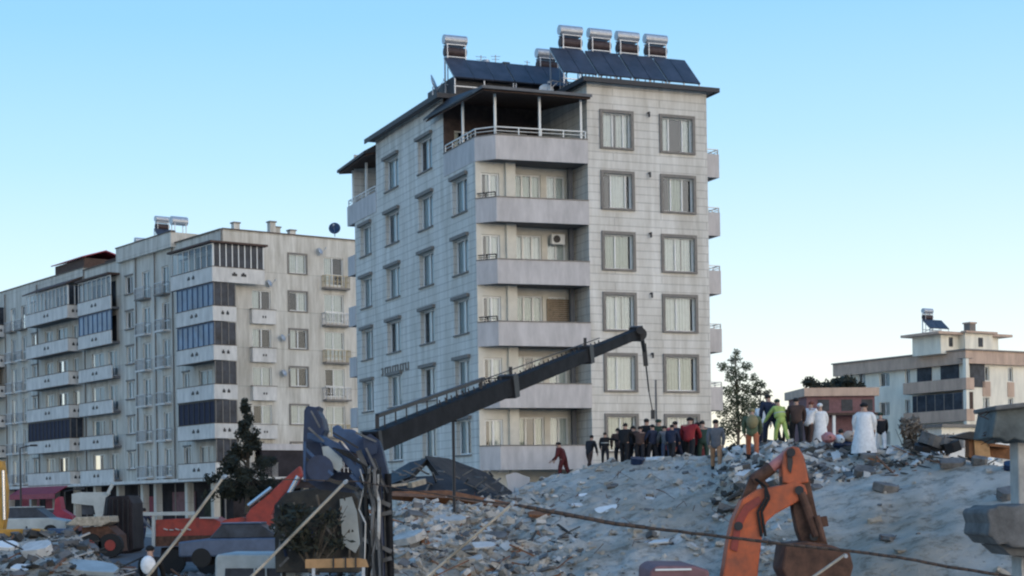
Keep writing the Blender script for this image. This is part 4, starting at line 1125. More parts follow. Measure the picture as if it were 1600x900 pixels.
q = MB(); a = at(708, 648, 48.5); b = at(710, 800, 48.5); q.tube(a, b, .045, n=6); q.beam(a+Vector((0,0,-.2)), a+Vector((.02,0,.15)), .2, .2, up=(0,1,0)); q.build('tag_line', M['black'], cr, o)
# superstructure
q = PB([(475,641),(480,634),(493,636),(499,634),(497,642),(504,654),(508,672),(504,680),(516,690),(522,700),(508,722),(502,745),(478,750),(473,700)], 43.6, 1.1); q.build('counterweight', M['crane_navy'], cr, o, bevel=.03)
q = PB([(519,668),(528,663),(534,670),(552,671),(562,682),(586,690),(588,706),(574,730),(566,712),(548,706),(536,690),(520,682)], 42.6, .5); q.build('boom_foot', M['crane_blue'], cr, o, bevel=.03)
q = PB([(480,676),(500,680),(524,690),(545,704),(566,728),(582,760),(590,790),(578,792),(566,764),(548,735),(528,712),(506,694),(480,686)], 42.2, .35); q.build('side_frame', M['crane_blue'], cr, o, bevel=.02)
q = PB([(503,698),(512,697),(534,716),(536,728),(529,737),(520,731),(506,716)], 42.0, .12); q.build('white_plate', M['tealwhite'], cr, o)
q = PB([(478,690),(500,690),(506,716),(528,738),(548,738),(560,752),(548,770),(500,765),(476,750)], 42.9, 1.0); q.build('winch_housing', M['crane_navy'], cr, o)
q = PB([(566,684),(578,678),(592,688),(598,706),(606,740),(608,764),(590,768),(584,740),(572,712)], 42.4, .6); q.build('slew_column', M['crane_navy'], cr, o)
q = PB([(568,688),(580,684),(590,694),(588,708),(576,712),(568,702)], 42.0, .1); q.build('pivot_plate', M['crane_navy'], cr, o)
q = MB()
for (x0,y0,x1,y1,w) in ((560,704,588,770,.13),(572,730,604,770,.10),(566,744,572,900,.14),(584,765,588,905,.16),(598,770,603,905,.15),(606,790,611,905,.10),(560,760,598,880,.10),(606,800,572,905,.10)):
    q.beam(at(x0,y0,42.2), at(x1,y1,42.2), w, w, up=(0,1,0))
q.build('mast_frame', M['conc_dark'], cr, o)
r = random.Random(8); q = MB()
for i in range(8):
    x = r.uniform(566, 606); pts = [at(x+r.uniform(-6,6), y+r.uniform(-8,8), 41.9-.3*r.random()) for y in (735, 760, 790, 825, 865, 915)]; q = MB(); q.path(pts, r.uniform(.018,.045), n=5); q.build('hose', M['concrete' if i in (2,5) else 'conc_dark' if i % 2 else 'rubber'], cr, o)
q = MB()
q.build('unused', M['boom'], cr, o) if False else None
for i, (x, m_) in enumerate(((569,'boom'),(592,'crane_navy'),(606,'boom'))): q = MB(); q.tube(at(x,740,42.1), at(x+5,905,42.1), .085, n=8); q.build('lift_cylinder', M[m_], cr, o)
for (x0,y0,x1,y1) in ((562,770,610,790),(564,812,612,800),(566,842,612,862),(566,884,612,872)):
    q = MB(); q.beam(at(x0,y0,41.95), at(x1,y1,41.95), .10, .08, up=(0,1,0)); q.build('cross_brace', M['conc_dark'], cr, o)
q = MB(); q.prism([at(540,900,42)[:2], at(640,900,42)[:2], at(640,900,50)[:2], at(540,900,50)[:2]], at(590,925,42).z-.6, at(590,925,42).z); q.build('chassis', M['crane_navy'], cr, o)
for x in (548, 600, 640):
    for Y in (42, 49):
        c = at(x, 1010, Y); c.z = -2.4; q = MB(); q.tube(c+Vector((0,-.2,0)), c+Vector((0,.2,0)), .55, n=20); q.build('wheel', M['rubber'], cr, o)

r = random.Random(12)
for (x0,y0,x1,y1,w,m_) in ((476,700,520,742,.07,'crane_blue'),(478,716,512,748,.05,'black'),(482,668,506,690,.05,'conc_dark'),(520,676,560,700,.05,'black'),(530,690,556,726,.06,'crane_navy'),(548,742,574,770,.08,'crane_blue'),(500,744,560,766,.09,'grimy'),(476,752,476,690,.06,'crane_blue'),(486,642,500,668,.04,'conc_dark'),(572,700,600,760,.05,'conc_dark'),(584,716,606,770,.05,'black'),(556,676,588,690,.05,'conc_dark')):
    q = MB(); q.beam(at(x0,y0,41.95), at(x1,y1,41.9), w, w, up=(0,1,0)); q.build('stiffener', M[m_], cr, o)
q = MB(); q.tube(at(500,732,42.8), at(500,732,41.9), .28, n=18); dr = q.build('winch_drum', M['grimy'], cr, o)
q = MB(); q.tube(at(500,732,41.92), at(500,732,41.85), .33, n=18); q.build('drum_flange', M['crane_navy'], dr, o)
for k in range(4):
    q = MB(); q.path([at(520+k*5,700+k*3,41.8), at(545+k*4,706+k*5,41.8), at(566+k*4,726+k*2,41.8), at(578+k*4,758,41.8)], .022, n=5); q.build('hose', M['rubber'], cr, o)

# dark truck behind the crane, with its stained box body and a pale side panel
tk = thing('truck', 'dark soot-coloured truck body with a pale side panel, below the blue crane', 'truck', at(500, 960, 47)); o = tk.location.copy()
q = PB([(428,790),(446,770),(492,762),(545,758),(560,780),(562,895),(430,895)], 46.0, 2.4); q.build('box_body', M['grimy'], tk, o, bevel=.04)
q = PB([(531,780),(549,776),(557,800),(562,850),(555,864),(535,850)], 45.8, .12); q.build('side_panel', M['tealwhite'], tk, o)
for i in range(40):
    x = r.uniform(432, 548); y = r.uniform(785, 880); q = MB(); q.beam(at(x,y,45.85), at(x+r.uniform(-16,16),y+r.uniform(-22,22),45.8), .05, .06)
    q.build('side_fitting', M[r.choice(['conc_dark','grimy','leaf_dead','crane_navy','boom'])], tk, o)
q = MB()
for x in (450, 530): c = at(x, 930, 46.2); c.z = -1.7; q.tube(c, c+Vector((0,.35,0)), .5, n=20)
q.build('wheel', M['rubber'], tk, o)
shrub(488, 876, 2.0, 1.45, 45.2, 'dark brown-green scrub tangled in front of the dark truck body', 'leaf_dark', 61)
# orange barrier
ob = thing('barrier', 'orange barrier board with three dark straps in front of the dark truck', 'barrier', at(530, 960, 40)); o = ob.location.copy()
q = PB([(477,874),(560,872),(572,874),(576,886),(477,888)], 40, .06); q.build('board', M['ochre' if 'ochre' in M else 'ochrewood'], ob, o)
q = MB()
for x in (521, 540, 556): q.beam(at(x,871,39.97), at(x,889,39.97), .06, .03, up=(1,0,0))
q.build('strap', M['black'], ob, o)
for x in (490, 568): q = MB(); q.beam(at(x,886,40.05), at(x,1010,40.05), .07, .07, up=(1,0,0)); q.build('leg', M['steel'], ob, o)

# orange excavator, arm raised in front of the heap
ex = thing('excavator', 'orange excavator with a raised bent arm in front of the rubble heap', 'excavator', at(1100, 1120, 27)); o = ex.location.copy()
Y0 = 26.6
q = PB([(1112,990),(1122,940),(1131,890),(1139,840),(1146,812),(1160,780),(1182,765),(1200,762),(1226,757),(1243,752),(1258,758),(1262,772),(1250,782),(1232,792),(1212,803),(1198,815),(1191,838),(1186,880),(1180,940),(1175,990)], Y0, .42); boom = q.build('boom', M['orange'], ex, o, bevel=.02)
q = PB([(1141,858),(1150,812),(1164,788),(1186,775),(1190,786),(1170,800),(1158,824),(1152,862)], Y0-.03, .03); q.build('side_plate', M['redpaint'], boom, o)
q = PB([(1228,704),(1238,697),(1247,698),(1256,712),(1262,735),(1268,762),(1276,800),(1284,830),(1294,850),(1285,862),(1256,856),(1246,830),(1240,800),(1237,770),(1222,760),(1222,730)], Y0+.06, .30); st = q.build('stick_rust', M['rust'], ex, o, bevel=.015)
q = PB([(1226,706),(1238,697),(1248,699),(1256,713),(1261,735),(1264,754),(1238,757),(1223,754),(1222,728)], Y0+.02, .38); q.build('stick', M['orange'], ex, o, bevel=.02)
q = PB([(1230,712),(1237,706),(1239,722),(1236,740),(1231,732)], Y0-.01, .02); q.build('stick_slot', M['black'], st, o)
q = MB(); q.tube(at(1176,752,Y0+.2), at(1205,731,Y0+.2), .105, n=14); cy = q.build('arm_cylinder', M['rust'], ex, o)
q = MB(); q.tube(at(1200,735,Y0+.2), at(1234,708,Y0+.2), .085, n=14); q.build('cylinder_rod', M['salmon'], cy, o)
q = MB(); q.beam(at(1158,800,Y0+.2), at(1178,750,Y0+.2), .16, .14, up=(0,1,0)); q.beam(at(1190,752,Y0+.2), at(1199,765,Y0+.2), .1, .1, up=(0,1,0)); q.build('cylinder_bracket', M['rust'], ex, o)
q = MB(); q.tube(at(1252,770,Y0+.0), at(1276,838,Y0-.05), .07, n=10); q.tube(at(1276,806,Y0-.1), at(1287,846,Y0-.1), .05, n=8); q.beam(at(1270,818,Y0+.1), at(1292,814,Y0+.1), .16, .16, up=(0,1,0)); q.build('bucket_cylinder', M['rust'], ex, o)
for (x, y) in ((1249,766),(1236,707),(1272,838),(1154,822)): q = MB(); q.tube(at(x,y,Y0-.06), at(x,y,Y0+.5), .07, n=12); q.build('pivot_pin', M['black'], ex, o)
q = MB()
for k in range(2):
    pts = [at(1196-k*6,838,Y0-.03), at(1190-k*6,800,Y0-.05), at(1202-k*5,778,Y0-.06), at(1196,760,Y0-.05), at(1180,748,Y0)]
    q.path(pts, .022, n=6)
q.build('hose', M['rubber'], ex, o)
q = PB([(1228,850),(1262,846),(1300,852),(1328,862),(1334,885),(1324,920),(1290,935),(1240,925),(1222,890)], Y0-.35, 1.0); bk_ = q.build('bucket', M['rust'], ex, o, bevel=.03)
q = MB()
for k in range(5): p = at(1238+k*20, 922, Y0-.35+0*k); q.beam(p, p+Vector((0,-.05,-.22)), .09, .05, up=(0,1,0))
q.build('tooth', M['steel'], bk_, o)
q = PB([(1015,892),(1026,884),(1084,884),(1108,891),(1112,990),(1010,990)], 26.0, 2.2); bd = q.build('cab_body', M['maroon'], ex, o, bevel=.04)
q = PB([(1024,889),(1080,888),(1081,891),(1024,892)], 25.97, .03); q.build('white_strip', M['white'], bd, o)
q = MB(); c = at(1060, 1010, 26); q.box(c.x-1.8, c.x+1.8, 25.6, 28.6, -1.6, -1.0); q.build('house', M['orange'], ex, o, bevel=.05)
for Y in (25.4, 28.2):
    q = MB(); q.add([], []); q.slab([(c.x-2.1,Y,-2.2),(c.x-1.7,Y,-2.95),(c.x+1.7,Y,-2.95),(c.x+2.1,Y,-2.2),(c.x+1.7,Y,-1.75),(c.x-1.7,Y,-1.75)], (0,.55,0)); q.build('track', M['rubber'], ex, o)

# red excavator in the street
rx = thing('excavator', 'red excavator with its arm stretched up to the right in the street on the left', 'excavator', at(400, 870, 62)); o = rx.location.copy()
q = PB([(384,826),(384,806),(392,794),(420,772),(440,752),(458,736),(468,728),(473,742),(462,758),(440,776),(430,790),(424,804),(428,820),(416,832)], 62, .5); q.build('boom', M['redpaint'], rx, o, bevel=.03)
q = PB([(342,818),(352,812),(378,808),(394,810),(392,822),(372,826),(346,824)], 62.1, .45); q.build('stick', M['redpaint'], rx, o)
q = PB([(402,812),(424,822),(432,846),(424,852),(408,836)], 62.1, .45); q.build('lower_arm', M['rust'], rx, o)
q = MB(); q.tube(at(466,744,61.9), at(440,792,61.9), .09, n=10); q.build('cylinder_rod', M['chrome'], rx, o)
q = MB(); q.tube(at(388,790,61.9), at(424,762,61.9), .07, n=8); q.build('arm_cylinder', M['chrome'], rx, o)
q = PB([(356,846),(362,834),(392,826),(416,840),(420,880),(350,880)], 62.6, 2.2); hb = q.build('house', M['shopdark'], rx, o, bevel=.04)
q = PB([(352,880),(346,900),(360,915),(416,915),(428,898),(420,880)], 62.4, .5); q.build('track', M['rubber'], rx, o)

# red truck body with a white frame
rt = thing('truck', 'red box truck with a white frame rail, behind the leaning pole on the left', 'truck', at(290, 890, 66)); o = rt.location.copy()
q = PB([(243,812),(330,808),(346,816),(346,852),(243,854)], 66, 2.3); bx = q.build('cargo_box', M['redpaint'], rt, o, bevel=.03)
q = PB([(243,838),(346,836),(346,852),(243,854)], 65.97, .02); q.build('lower_panel', M['rust'], bx, o)
q = MB(); q.beam(at(224,803,65.8), at(304,802,65.8), .16, .14); q.beam(at(240,806,65.85), at(240,854,65.85), .14, .12, up=(1,0,0)); q.beam(at(312,809,65.8), at(342,809,65.8), .08, .06); q.build('frame_rail', M['tealwhite'], rt, o)
q = MB()
for k in range(5): q.beam(at(256+k*9,826+k%2*2,65.95), at(262+k*9,828,65.95), .1, .04)
q.build('side_mark', M['tealwhite'], bx, o)
q = PB([(252,856),(340,856),(345,878),(250,878)], 66.2, 1.9); q.build('chassis', M['shopdark'], rt, o)
for x in (268, 326):
    q = MB(); c = at(x, 878, 66.1); q.tube(c, c+Vector((0,.35,0)), .5, n=18); q.build('wheel', M['rubber'], rt, o)
# pale truck seen from behind, roof at the bottom edge
wt = thing('truck', 'pale grey-white van whose roof edge shows at the bottom, under the second leaning pole', 'van', at(400, 960, 48)); o = wt.location.copy()
q = PB([(336,872),(340,866),(458,866),(463,872),(463,960),(336,960)], 47, 3.0); vb = q.build('body', M['tealwhite'], wt, o, bevel=.05)
q = PB([(352,888),(446,888),(448,930),(350,930)], 46.97, .03); q.build('rear_window', M['darkglass'], vb, o)
q = MB()
for x in (398, 416, 440): q.beam(at(x,888,46.94), at(x,930,46.94), .14, .04, up=(1,0,0))
q.build('pillar', M['tealwhite'], vb, o)
for x in (355, 445):
    q = MB(); c = at(x, 962, 47.5); q.tube(c, c+Vector((.3,0,0)), .36, n=16); q.build('wheel', M['rubber'], wt, o)
# blue pickup roof
def small_car(px, py, Y, w, m, label, rz=0, name='parked_car'):
    t = thing(name, label, 'car', at(px, py, Y), rz)
    L = w
    q = MB(); q.slab([(-L/2,-.85,.35),(-L/2,-.85,.85),(-L*.28,-.85,.95),(L*.3,-.85,.95),(L/2,-.85,.8),(L/2,-.85,.35)][::-1], (0,1.7,0)); q.build('body', M[m], t, bevel=.06)
    q = MB(); q.slab([(-L*.26,-.75,.95),(-L*.16,-.7,1.42),(L*.14,-.7,1.42),(L*.30,-.75,.95)][::-1], (0,1.5,0)); q.build('window', M['darkglass'], t, bevel=.03)
    q = MB(); q.box(-L*.17,L*.15,-.72,.72,1.42,1.47); q.build('roof', M[m], t, bevel=.02)
    for x in (-L*.32, L*.32):
        for y in (-.88, .68):
            q = MB(); q.tube((x,y,.32),(x,y+.2,.32),.32,n=18); q.build('wheel', M['rubber'], t)
    return t
small_car(384, 884, 58, 4.2, 'bluecar', 'slate blue car in front of the red excavator')
small_car(44, 842, 78, 3.9, 'tealwhite', 'pale car at the far left, behind the orange arm')
small_car(74, 838, 92, 4.2, 'tealwhite', 'whitish car further back near the crimson shop fronts')
# loader and machines by the shops
ld = thing('loader', 'small dusty white loader with a glazed cab, in front of the shops on the left', 'loader', at(140, 858, 76)); o = ld.location.copy()
q = PB([(112,786),(112,772),(124,769),(170,769),(172,772),(164,778),(160,806),(150,808),(146,790),(126,788)], 76, .12); q.build('cab_frame', M['tealwhite'], ld, o)
q = PB([(126,774),(158,774),(155,804),(128,804)], 76.1, 1.4); q.build('cab_glass', M['darkglass'], ld, o)
q = MB(); q.beam(at(168,772,75.9), at(176,756,75.9), .13, .13, up=(0,1,0)); q.build('exhaust', M['tealwhite'], ld, o)
q = PB([(118,808),(170,806),(172,816),(158,822),(120,822),(102,820)], 75.7, 1.8); q.build('bonnet', M['wood'], ld, o, bevel=.04)
q = PB([(128,824),(168,822),(184,836),(186,862),(128,866)], 76, 1.7); q.build('chassis', M['rust'], ld, o)
for x in (140, 172):
    q = MB(); c = at(x, 852, 75.8); q.tube(c, c+Vector((0,.45,0)), .52, n=20); w_ = q.build('wheel', M['rubber'], ld, o)
    q = MB(); q.tube(c-Vector((0,.02,0)), c+Vector((0,.1,0)), .24, n=14); q.build('rim', M['redpaint'], w_, o)
db = thing('skip_container', 'tall dark container standing beside the white loader', 'container', at(190, 866, 80)); o = db.location.copy()
q = PB([(170,776),(200,774),(206,786),(208,858),(196,868),(168,866)], 79, 2.4); q.build('shell', M['shopdark'], db, o, bevel=.03)
q = MB()
for x in (176,184,192,200): q.beam(at(x,780,78.95), at(x,862,78.95), .08, .05, up=(1,0,0))
q.build('rib', M['black'], db, o)
rd = thing('tractor', 'dark red machine with a folded arm, left of the white loader', 'digger', at(92, 832, 84)); o = rd.location.copy()
q = PB([(72,814),(84,800),(86,780),(92,776),(96,796),(112,806),(114,816),(104,822),(74,822)], 84, .8); q.build('folded_arm', M['redsign'], rd, o)
q = PB([(74,816),(114,812),(116,830),(72,834)], 84.2, 1.8); q.build('body', M['maroon'], rd, o)
for x in (80, 108):
    q = MB(); c = at(x, 832, 84); q.tube(c, c+Vector((0,.4,0)), .38, n=16); q.build('wheel', M['rubber'], rd, o)
oa = thing('excavator', 'orange-yellow excavator arm with a red-orange end lying at the left edge', 'excavator', at(30, 862, 58)); o = oa.location.copy()
q = PB([(-60,826),(0,827),(60,826),(72,830),(70,838),(46,841),(0,840),(-60,842)], 58, .45); q.build('stick', M['yellow'], oa, o, bevel=.02)
q = PB([(44,834),(66,830),(74,838),(78,852),(66,862),(46,858)], 57.9, .6); q.build('bucket', M['orange'], oa, o, bevel=.02)
q = PB([(74,826),(98,826),(104,844),(92,858),(78,850)], 58.2, .6); q.build('quick_coupler', M['crane_blue'], oa, o)
q = PB([(-90,820),(-58,816),(-56,900),(-95,900)], 58.2, 2.0); q.build('machine_body', M['yellow'], oa, o)
ya = thing('crane_mast', 'ochre yellow machine mast cut by the left edge of the photo', 'crane', at(-4, 870, 62)); o = ya.location.copy()
q = PB([(-14,716),(2,720),(8,760),(8,800),(2,840),(-14,870)], 62, .5); q.build('mast', M['yellow'], ya, o, bevel=.02)
q = MB(); q.tube(at(5,735,61.9), at(7,812,61.9), .06, n=8); q.build('ram', M['chrome'], ya, o)
def lamp_post(px, ytop, ybase, Y, label, r=.07):
    p = at(px, ybase, Y); h = at(px, ytop, Y).z-p.z; t = thing('street_pole', label, 'pole', p, 0, 'poles in the street on the left')
    q = MB(); q.tube((0,0,0),(0,0,h),r,r*.6,n=8); q.build('shaft', M['black'], t); q = MB(); q.tube((0,0,0),(0,0,.5),r*2,r*1.6,n=8); q.build('base', M['rust'], t)
    q = MB(); q.tube((0,0,h),(.7,0,h+.15),r*.5,n=6); q.box(.6,1.0,-.08,.08,h+.08,h+.2); q.build('lamp_arm', M['black'], t)
lamp_post(33, 700, 806, 100, 'thin dark street pole in front of the far left shops')
lamp_post(102, 768, 830, 88, 'short thin pole beside the white loader', .05)

# leaning timber poles and the rusty cable in front of everything
poles = [((351,744),(228,905),'first leaning pole from the left, top end in front of the dark conifer'),
         ((541,752),(388,905),'second leaning pole from the left, top end in front of the blue crane'),
         ((802,786),(662,905),'third leaning pole, top end at the foot of the grey slope'),
         ((1322,868),(1262,910),'short leaning pole end below the orange excavator bucket')]
for (a, b, lab) in poles:
    Yp = 9.5; A, B = at(*a, Yp), at(*b, Yp-.35); d = (B-A).normalized(); C_ = B+d*((B.z+3.2)/max(.2, -d.z))
    t = thing('timber_pole', lab, 'pole', (C_.x, C_.y, -2.98), 0, 'leaning poles under the cable'); o = t.location.copy()
    q = MB(); n = 16; rr = random.Random(int(a[0]))
    pts = [C_.lerp(A, i/n)+Vector((rr.uniform(-.006,.006), 0, rr.uniform(-.006,.006))) for i in range(n+1)]
    for i in range(n): q.tube(pts[i], pts[i+1], .0125-.004*i/n, .0125-.004*(i+1)/n, n=7, caps=True)
    q.build('shaft', M['wood'], t, o, smooth=True)
    q = MB(); q.tube(A+Vector((0,-.02,0))-d*-.01, A+Vector((0,.02,0)), .011, n=8); q.build('cable_tie', M['steel'], t, o)
t = thing('cable', 'rusty sagging cable strung across the foreground over the pole tops', 'cable', at(860, 800, 9.5)); o = t.location.copy()
pts = [(-80,700),(120,728),(430,749),(560,752),(640,766),(740,781),(810,790),(880,803),(960,818),(1040,828),(1140,840),(1240,852),(1330,861),(1400,870),(1480,885),(1560,898),(1700,925)]
W3 = []
for i in range(len(pts)-1):
    for k in range(5):
        f_ = k/5; x = pts[i][0]+(pts[i+1][0]-pts[i][0])*f_; y = pts[i][1]+(pts[i+1][1]-pts[i][1])*f_+random.uniform(-.5,.5); W3.append(at(x, y, 9.5))
q = MB()
for i in range(10, len(W3)-1):
    x = 800+F*W3[i].x/9.5; rr = .0035 if x < 700 else .009 if x > 800 else .006
    if 820 < x < 1000: rr = .012
    q.tube(W3[i], W3[i+1], rr, n=6)
q.build('strand', M['cable'], t, o, smooth=True)

# ruined concrete frame at the right edge
rc = thing('ruined_concrete_frame', 'grey concrete beam, post and broken ledge cut by the right edge of the photo', 'ruin', at(1620, 1060, 30)); o = rc.location.copy()
q = PB([(1557,640),(1562,634),(1700,622),(1700,686),(1600,690),(1584,685),(1574,691),(1562,684),(1549,684),(1553,662)], 29.5, 1.2); q.build('beam', M['conc_ruin'], rc, o, bevel=.03)
q = PB([(1554,634),(1700,618),(1700,626),(1556,641)], 29.35, 1.4); q.build('cap_slab', M['conc_dark'], rc, o, bevel=.02)
q = PB([(1590,690),(1612,690),(1614,800),(1592,800)], 29.9, .5); q.build('post', M['concrete'], rc, o, bevel=.02)
q = PB([(1541,802),(1546,794),(1553,795),(1560,789),(1584,791),(1600,787),(1700,786),(1700,856),(1581,856),(1574,850),(1560,852),(1550,840),(1543,836),(1546,818)], 29.2, 1.6); q.build('ledge', M['conc_dark'], rc, o, bevel=.05)
q = PB([(1562,852),(1700,855),(1700,874),(1580,868)], 29.4, 1.2); q.build('ledge_underside', M['conc_dark'], rc, o)
q = PB([(1596,870),(1640,870),(1640,1050),(1600,1050)], 29.8, .6); q.build('footing', M['concrete'], rc, o)
r = random.Random(2); q = MB()
for i in range(9):
    a = at(1545+r.random()*14, 640+r.random()*45, 29.9); q.tube(a, a+Vector((-r.uniform(.05,.3), 0, r.uniform(-.15,.1))), .009, n=4)
q.build('bent_bar', M['rust'], rc, o)
# broken cabinet
cb = thing('cabinet', 'broken brown wooden cabinet lying open in the debris near the right edge', 'cabinet', at(1550, 720, 57)); o = cb.location.copy()
q = PB([(1522,685),(1545,690),(1548,714),(1524,718)], 56.6, .08); q.build('pale_side', M['ochrewood'], cb, o)
q = PB([(1514,680),(1522,684),(1524,718),(1514,714)], 56.7, .5); q.build('door', M['bwood'], cb, o)
q = PB([(1545,692),(1578,696),(1578,700),(1546,697)], 56.5, .6); q.build('shelf', M['bwood'], cb, o)
q = PB([(1546,697),(1580,700),(1578,718),(1548,714)], 57.0, .1); q.build('back_panel', M['bwood'], cb, o)
q = PB([(1488,682),(1516,674),(1556,678),(1590,690),(1556,690),(1516,686)], 56.4, .9); q.build('fallen_top', M['tarp'], cb, o)
for (x, y, w, lab, mm) in ((1452,690,.9,'dark grey boulder pile piece right of the dusty bush','conc_dark'),(1470,694,.8,'second dark piece of the boulder pile','conc_dark'),(1490,698,.8,'dark piece of the boulder pile nearest to the cabinet','tarp'),(1440,700,.6,'small dark lump touching the dusty bush','tarp'),(1500,690,.7,'grey piece behind the boulder pile','concrete')):
    slab_piece(x, y+6, 59, w, w*.8, w*.45, x*.1, (.3,.2), mm, lab, 'boulder', 'boulder')
# bundles and crates beside the white-robed person
for (x0,x1,y0,y1,m,lab) in ((1318,1336,674,690,'pink','pale pink bundle beside the white-robed person'),(1304,1318,680,694,'white','white bundle left of the pale pink one'),(1284,1304,676,692,'salmon','reddish blanket on the debris crest'),(1300,1336,690,702,'crane_navy','dark crate under the bundles')):
    Yb = 62.5; c = at((x0+x1)/2, y1, Yb); t = thing('bundle', lab, 'bundle', c, .2); wz = at(x0,y0,Yb).z-c.z; wx = (x1-x0)/F*Yb
    q = MB(); q.ball((0,0,wz*.5), wx*.52, .35, wz*.55, n=12, m=8, jit=.08); q.build('cloth', M[m], t)
    q = MB(); q.tube((-wx*.1,-.36,wz*.5),(wx*.1,.36,wz*.6),.03,n=6); q.build('tie', M['black'], t)

# ------------------------------------------------------------------ people
def cloth(name, c): 
    if name not in M: M[name] = mat(name, c, .85, var=.15, scale=7)
    return name
def skin_mesh(name, verts, edges, radii, material, parent, root=0, sub=1, extra=None):
    me = bpy.data.meshes.new(name); me.from_pydata([tuple(v) for v in verts], edges, []); me.update()
    ob = bpy.data.objects.new(name, me); COL.objects.link(ob)
    md = ob.modifiers.new('skin', 'SKIN'); md.use_smooth_shade = True
    lay = me.skin_vertices[0].data
    for i, r in enumerate(radii):
        lay[i].radius = (r, r) if not isinstance(r, tuple) else r; lay[i].use_root = (i == root)
    sb = ob.modifiers.new('sub', 'SUBSURF'); sb.levels = sub; sb.render_levels = sub
    dg = bpy.context.evaluated_depsgraph_get(); dg.update()
    m2 = bpy.data.meshes.new_from_object(ob.evaluated_get(dg)); m2.name = name
    ob.modifiers.clear(); ob.data = m2; bpy.data.meshes.remove(me)
    m2.materials.clear(); m2.materials.append(material)
    if extra:
        o_ = MB(); extra(o_); bm = bmesh.new(); bm.from_mesh(m2)
        vs = [bm.verts.new(v) for v in o_.v]
        for f in o_.f:
            try: bm.faces.new([vs[i] for i in f]).smooth = True
            except ValueError: pass
        bm.to_mesh(m2); bm.free()
    ob.parent = parent
    return ob
prng = random.Random(77)
def person(px, py, Y, hpx, label, top='cloth_dark', legs='cloth_dark', hair='hair', face=math.pi, lean=0.0, arms=(.15,.1), stride=.12, robe=False, build=1.0, group='people on the rubble', cap=None, vest=None, bag=None, raise_=None):
    """feet at photo pixel (px, py) at distance Y, hpx photo pixels tall; face: heading (0 looks at the camera)"""
    if group == 'people on the crest right of the stone block': hpx *= .92
    if lean == 0 and not raise_ and not robe:
        lean = prng.uniform(-.02, .22); arms = (prng.uniform(-.2, 1.0), prng.uniform(-.2, 1.0)); stride = prng.uniform(.04, .2); face += prng.uniform(-.5, .5)
    loc = at(px, py, Y); zt = at(px, py-hpx, Y).z; zg = height(loc.x, Y)-.03
    if py < 900 and 1.42 < zt-zg < 2.35: loc.z = zg
    elif py < 900: loc.z = max(zg, min(loc.z, zg)); zt = loc.z+min(2.1, max(1.5, zt-loc.z))
    H = min(2.0, zt-loc.z); s = H/1.74
    t = thing('person', label, 'person', loc, face, group); build = build*1.14; t.scale = (s*build, s*build, s)
    sh = Vector((0, -lean, 0))
    def up_(z, x=0, y=0): return Vector((x, y-lean*max(0, z-.9)*1.4, z-.35*lean*max(0, z-.9)))
    pel, spi, che, nec = up_(.95), up_(1.12), up_(1.34), up_(1.47)
    hd0, hd1 = up_(1.56), up_(1.66, 0, -.015)
    V = [pel, spi, che, nec, hd0, hd1]; E = [(0,1),(1,2),(2,3),(3,4),(4,5)]; R = [(.11,.085),(.105,.08),(.13,.09),.055,(.072,.085),(.07,.082)]
    arms_i = []
    for k, sd_ in enumerate((-1, 1)):
        sw = arms[k]
        S = up_(1.41, sd_*.19); El = S+Vector((sd_*.05, sw*.28*-1, -.29)); Wr = El+Vector((sd_*.0-.03*sd_, -.24*sw-.06, -.25))
        if raise_ and raise_[0] == sd_:
            El = S+Vector((sd_*.25, -.06, -.05+.0*raise_[1])); Wr = El+Vector((sd_*.23, -.05, .04+raise_[1]*.12))
        Hn = Wr+(Wr-El).normalized()*.08
        i = len(V); V += [S, El, Wr, Hn]; E += [(2,i),(i,i+1),(i+1,i+2),(i+2,i+3)]; R += [.062,.046,.032,(.022,.036)]; arms_i.append(i)
    legs_i = []
    for k, sd_ in enumerate((-1, 1)):
        f_ = stride*(1 if k else -1)
        Hp = Vector((sd_*.095, 0, .90)); Kn = Vector((sd_*.11, -f_*.7-.03*abs(f_)*5, .50)); An = Vector((sd_*.11, -f_*1.3+.03, .09)); To = An+Vector((sd_*.02, -.15, -.05))
        i = len(V); V += [Hp, Kn, An, To]; E += [(0,i),(i,i+1),(i+1,i+2),(i+2,i+3)]; R += [.088,.058,.042,(.04,.035)]; legs_i.append(i)
    def extra(mb):
        for i in arms_i:
            W_, Hn = V[i+2], V[i+3]; d = (Hn-W_).normalized(); sd = 1 if V[i].x > 0 else -1
            side = Vector((0,1,0)); side = (side-d*side.dot(d)).normalized(); nr = d.cross(side)
            for j, (l1, off) in enumerate(((.055,-.027),(.063,-.009),(.058,.009),(.045,.026))):
                a = Hn+side*off+d*.01; b = a+d*l1*.6-nr*.012*sd; mb.tube(a, b, .0095, .009, n=5); mb.tube(b, b+d*l1*.5-nr*.022*sd, .009, .006, n=5)
            a = W_+d*.03-side*.028; b = a-side*.022+d*.03; mb.tube(a, b, .011, .01, n=5); mb.tube(b, b+d*.028, .01, .007, n=5)
        c = hd1; mb.ball(c+Vector((0,-.088,-.035)), .014, .022, .022, n=6, m=4)
        for sd in (-1,1): mb.ball(c+Vector((sd*.078,0,-.03)), .012, .02, .03, n=6, m=4)
    skin_mesh('body', V, E, R, M['skin'], t, extra=extra)
    # trousers
    g = 1.0
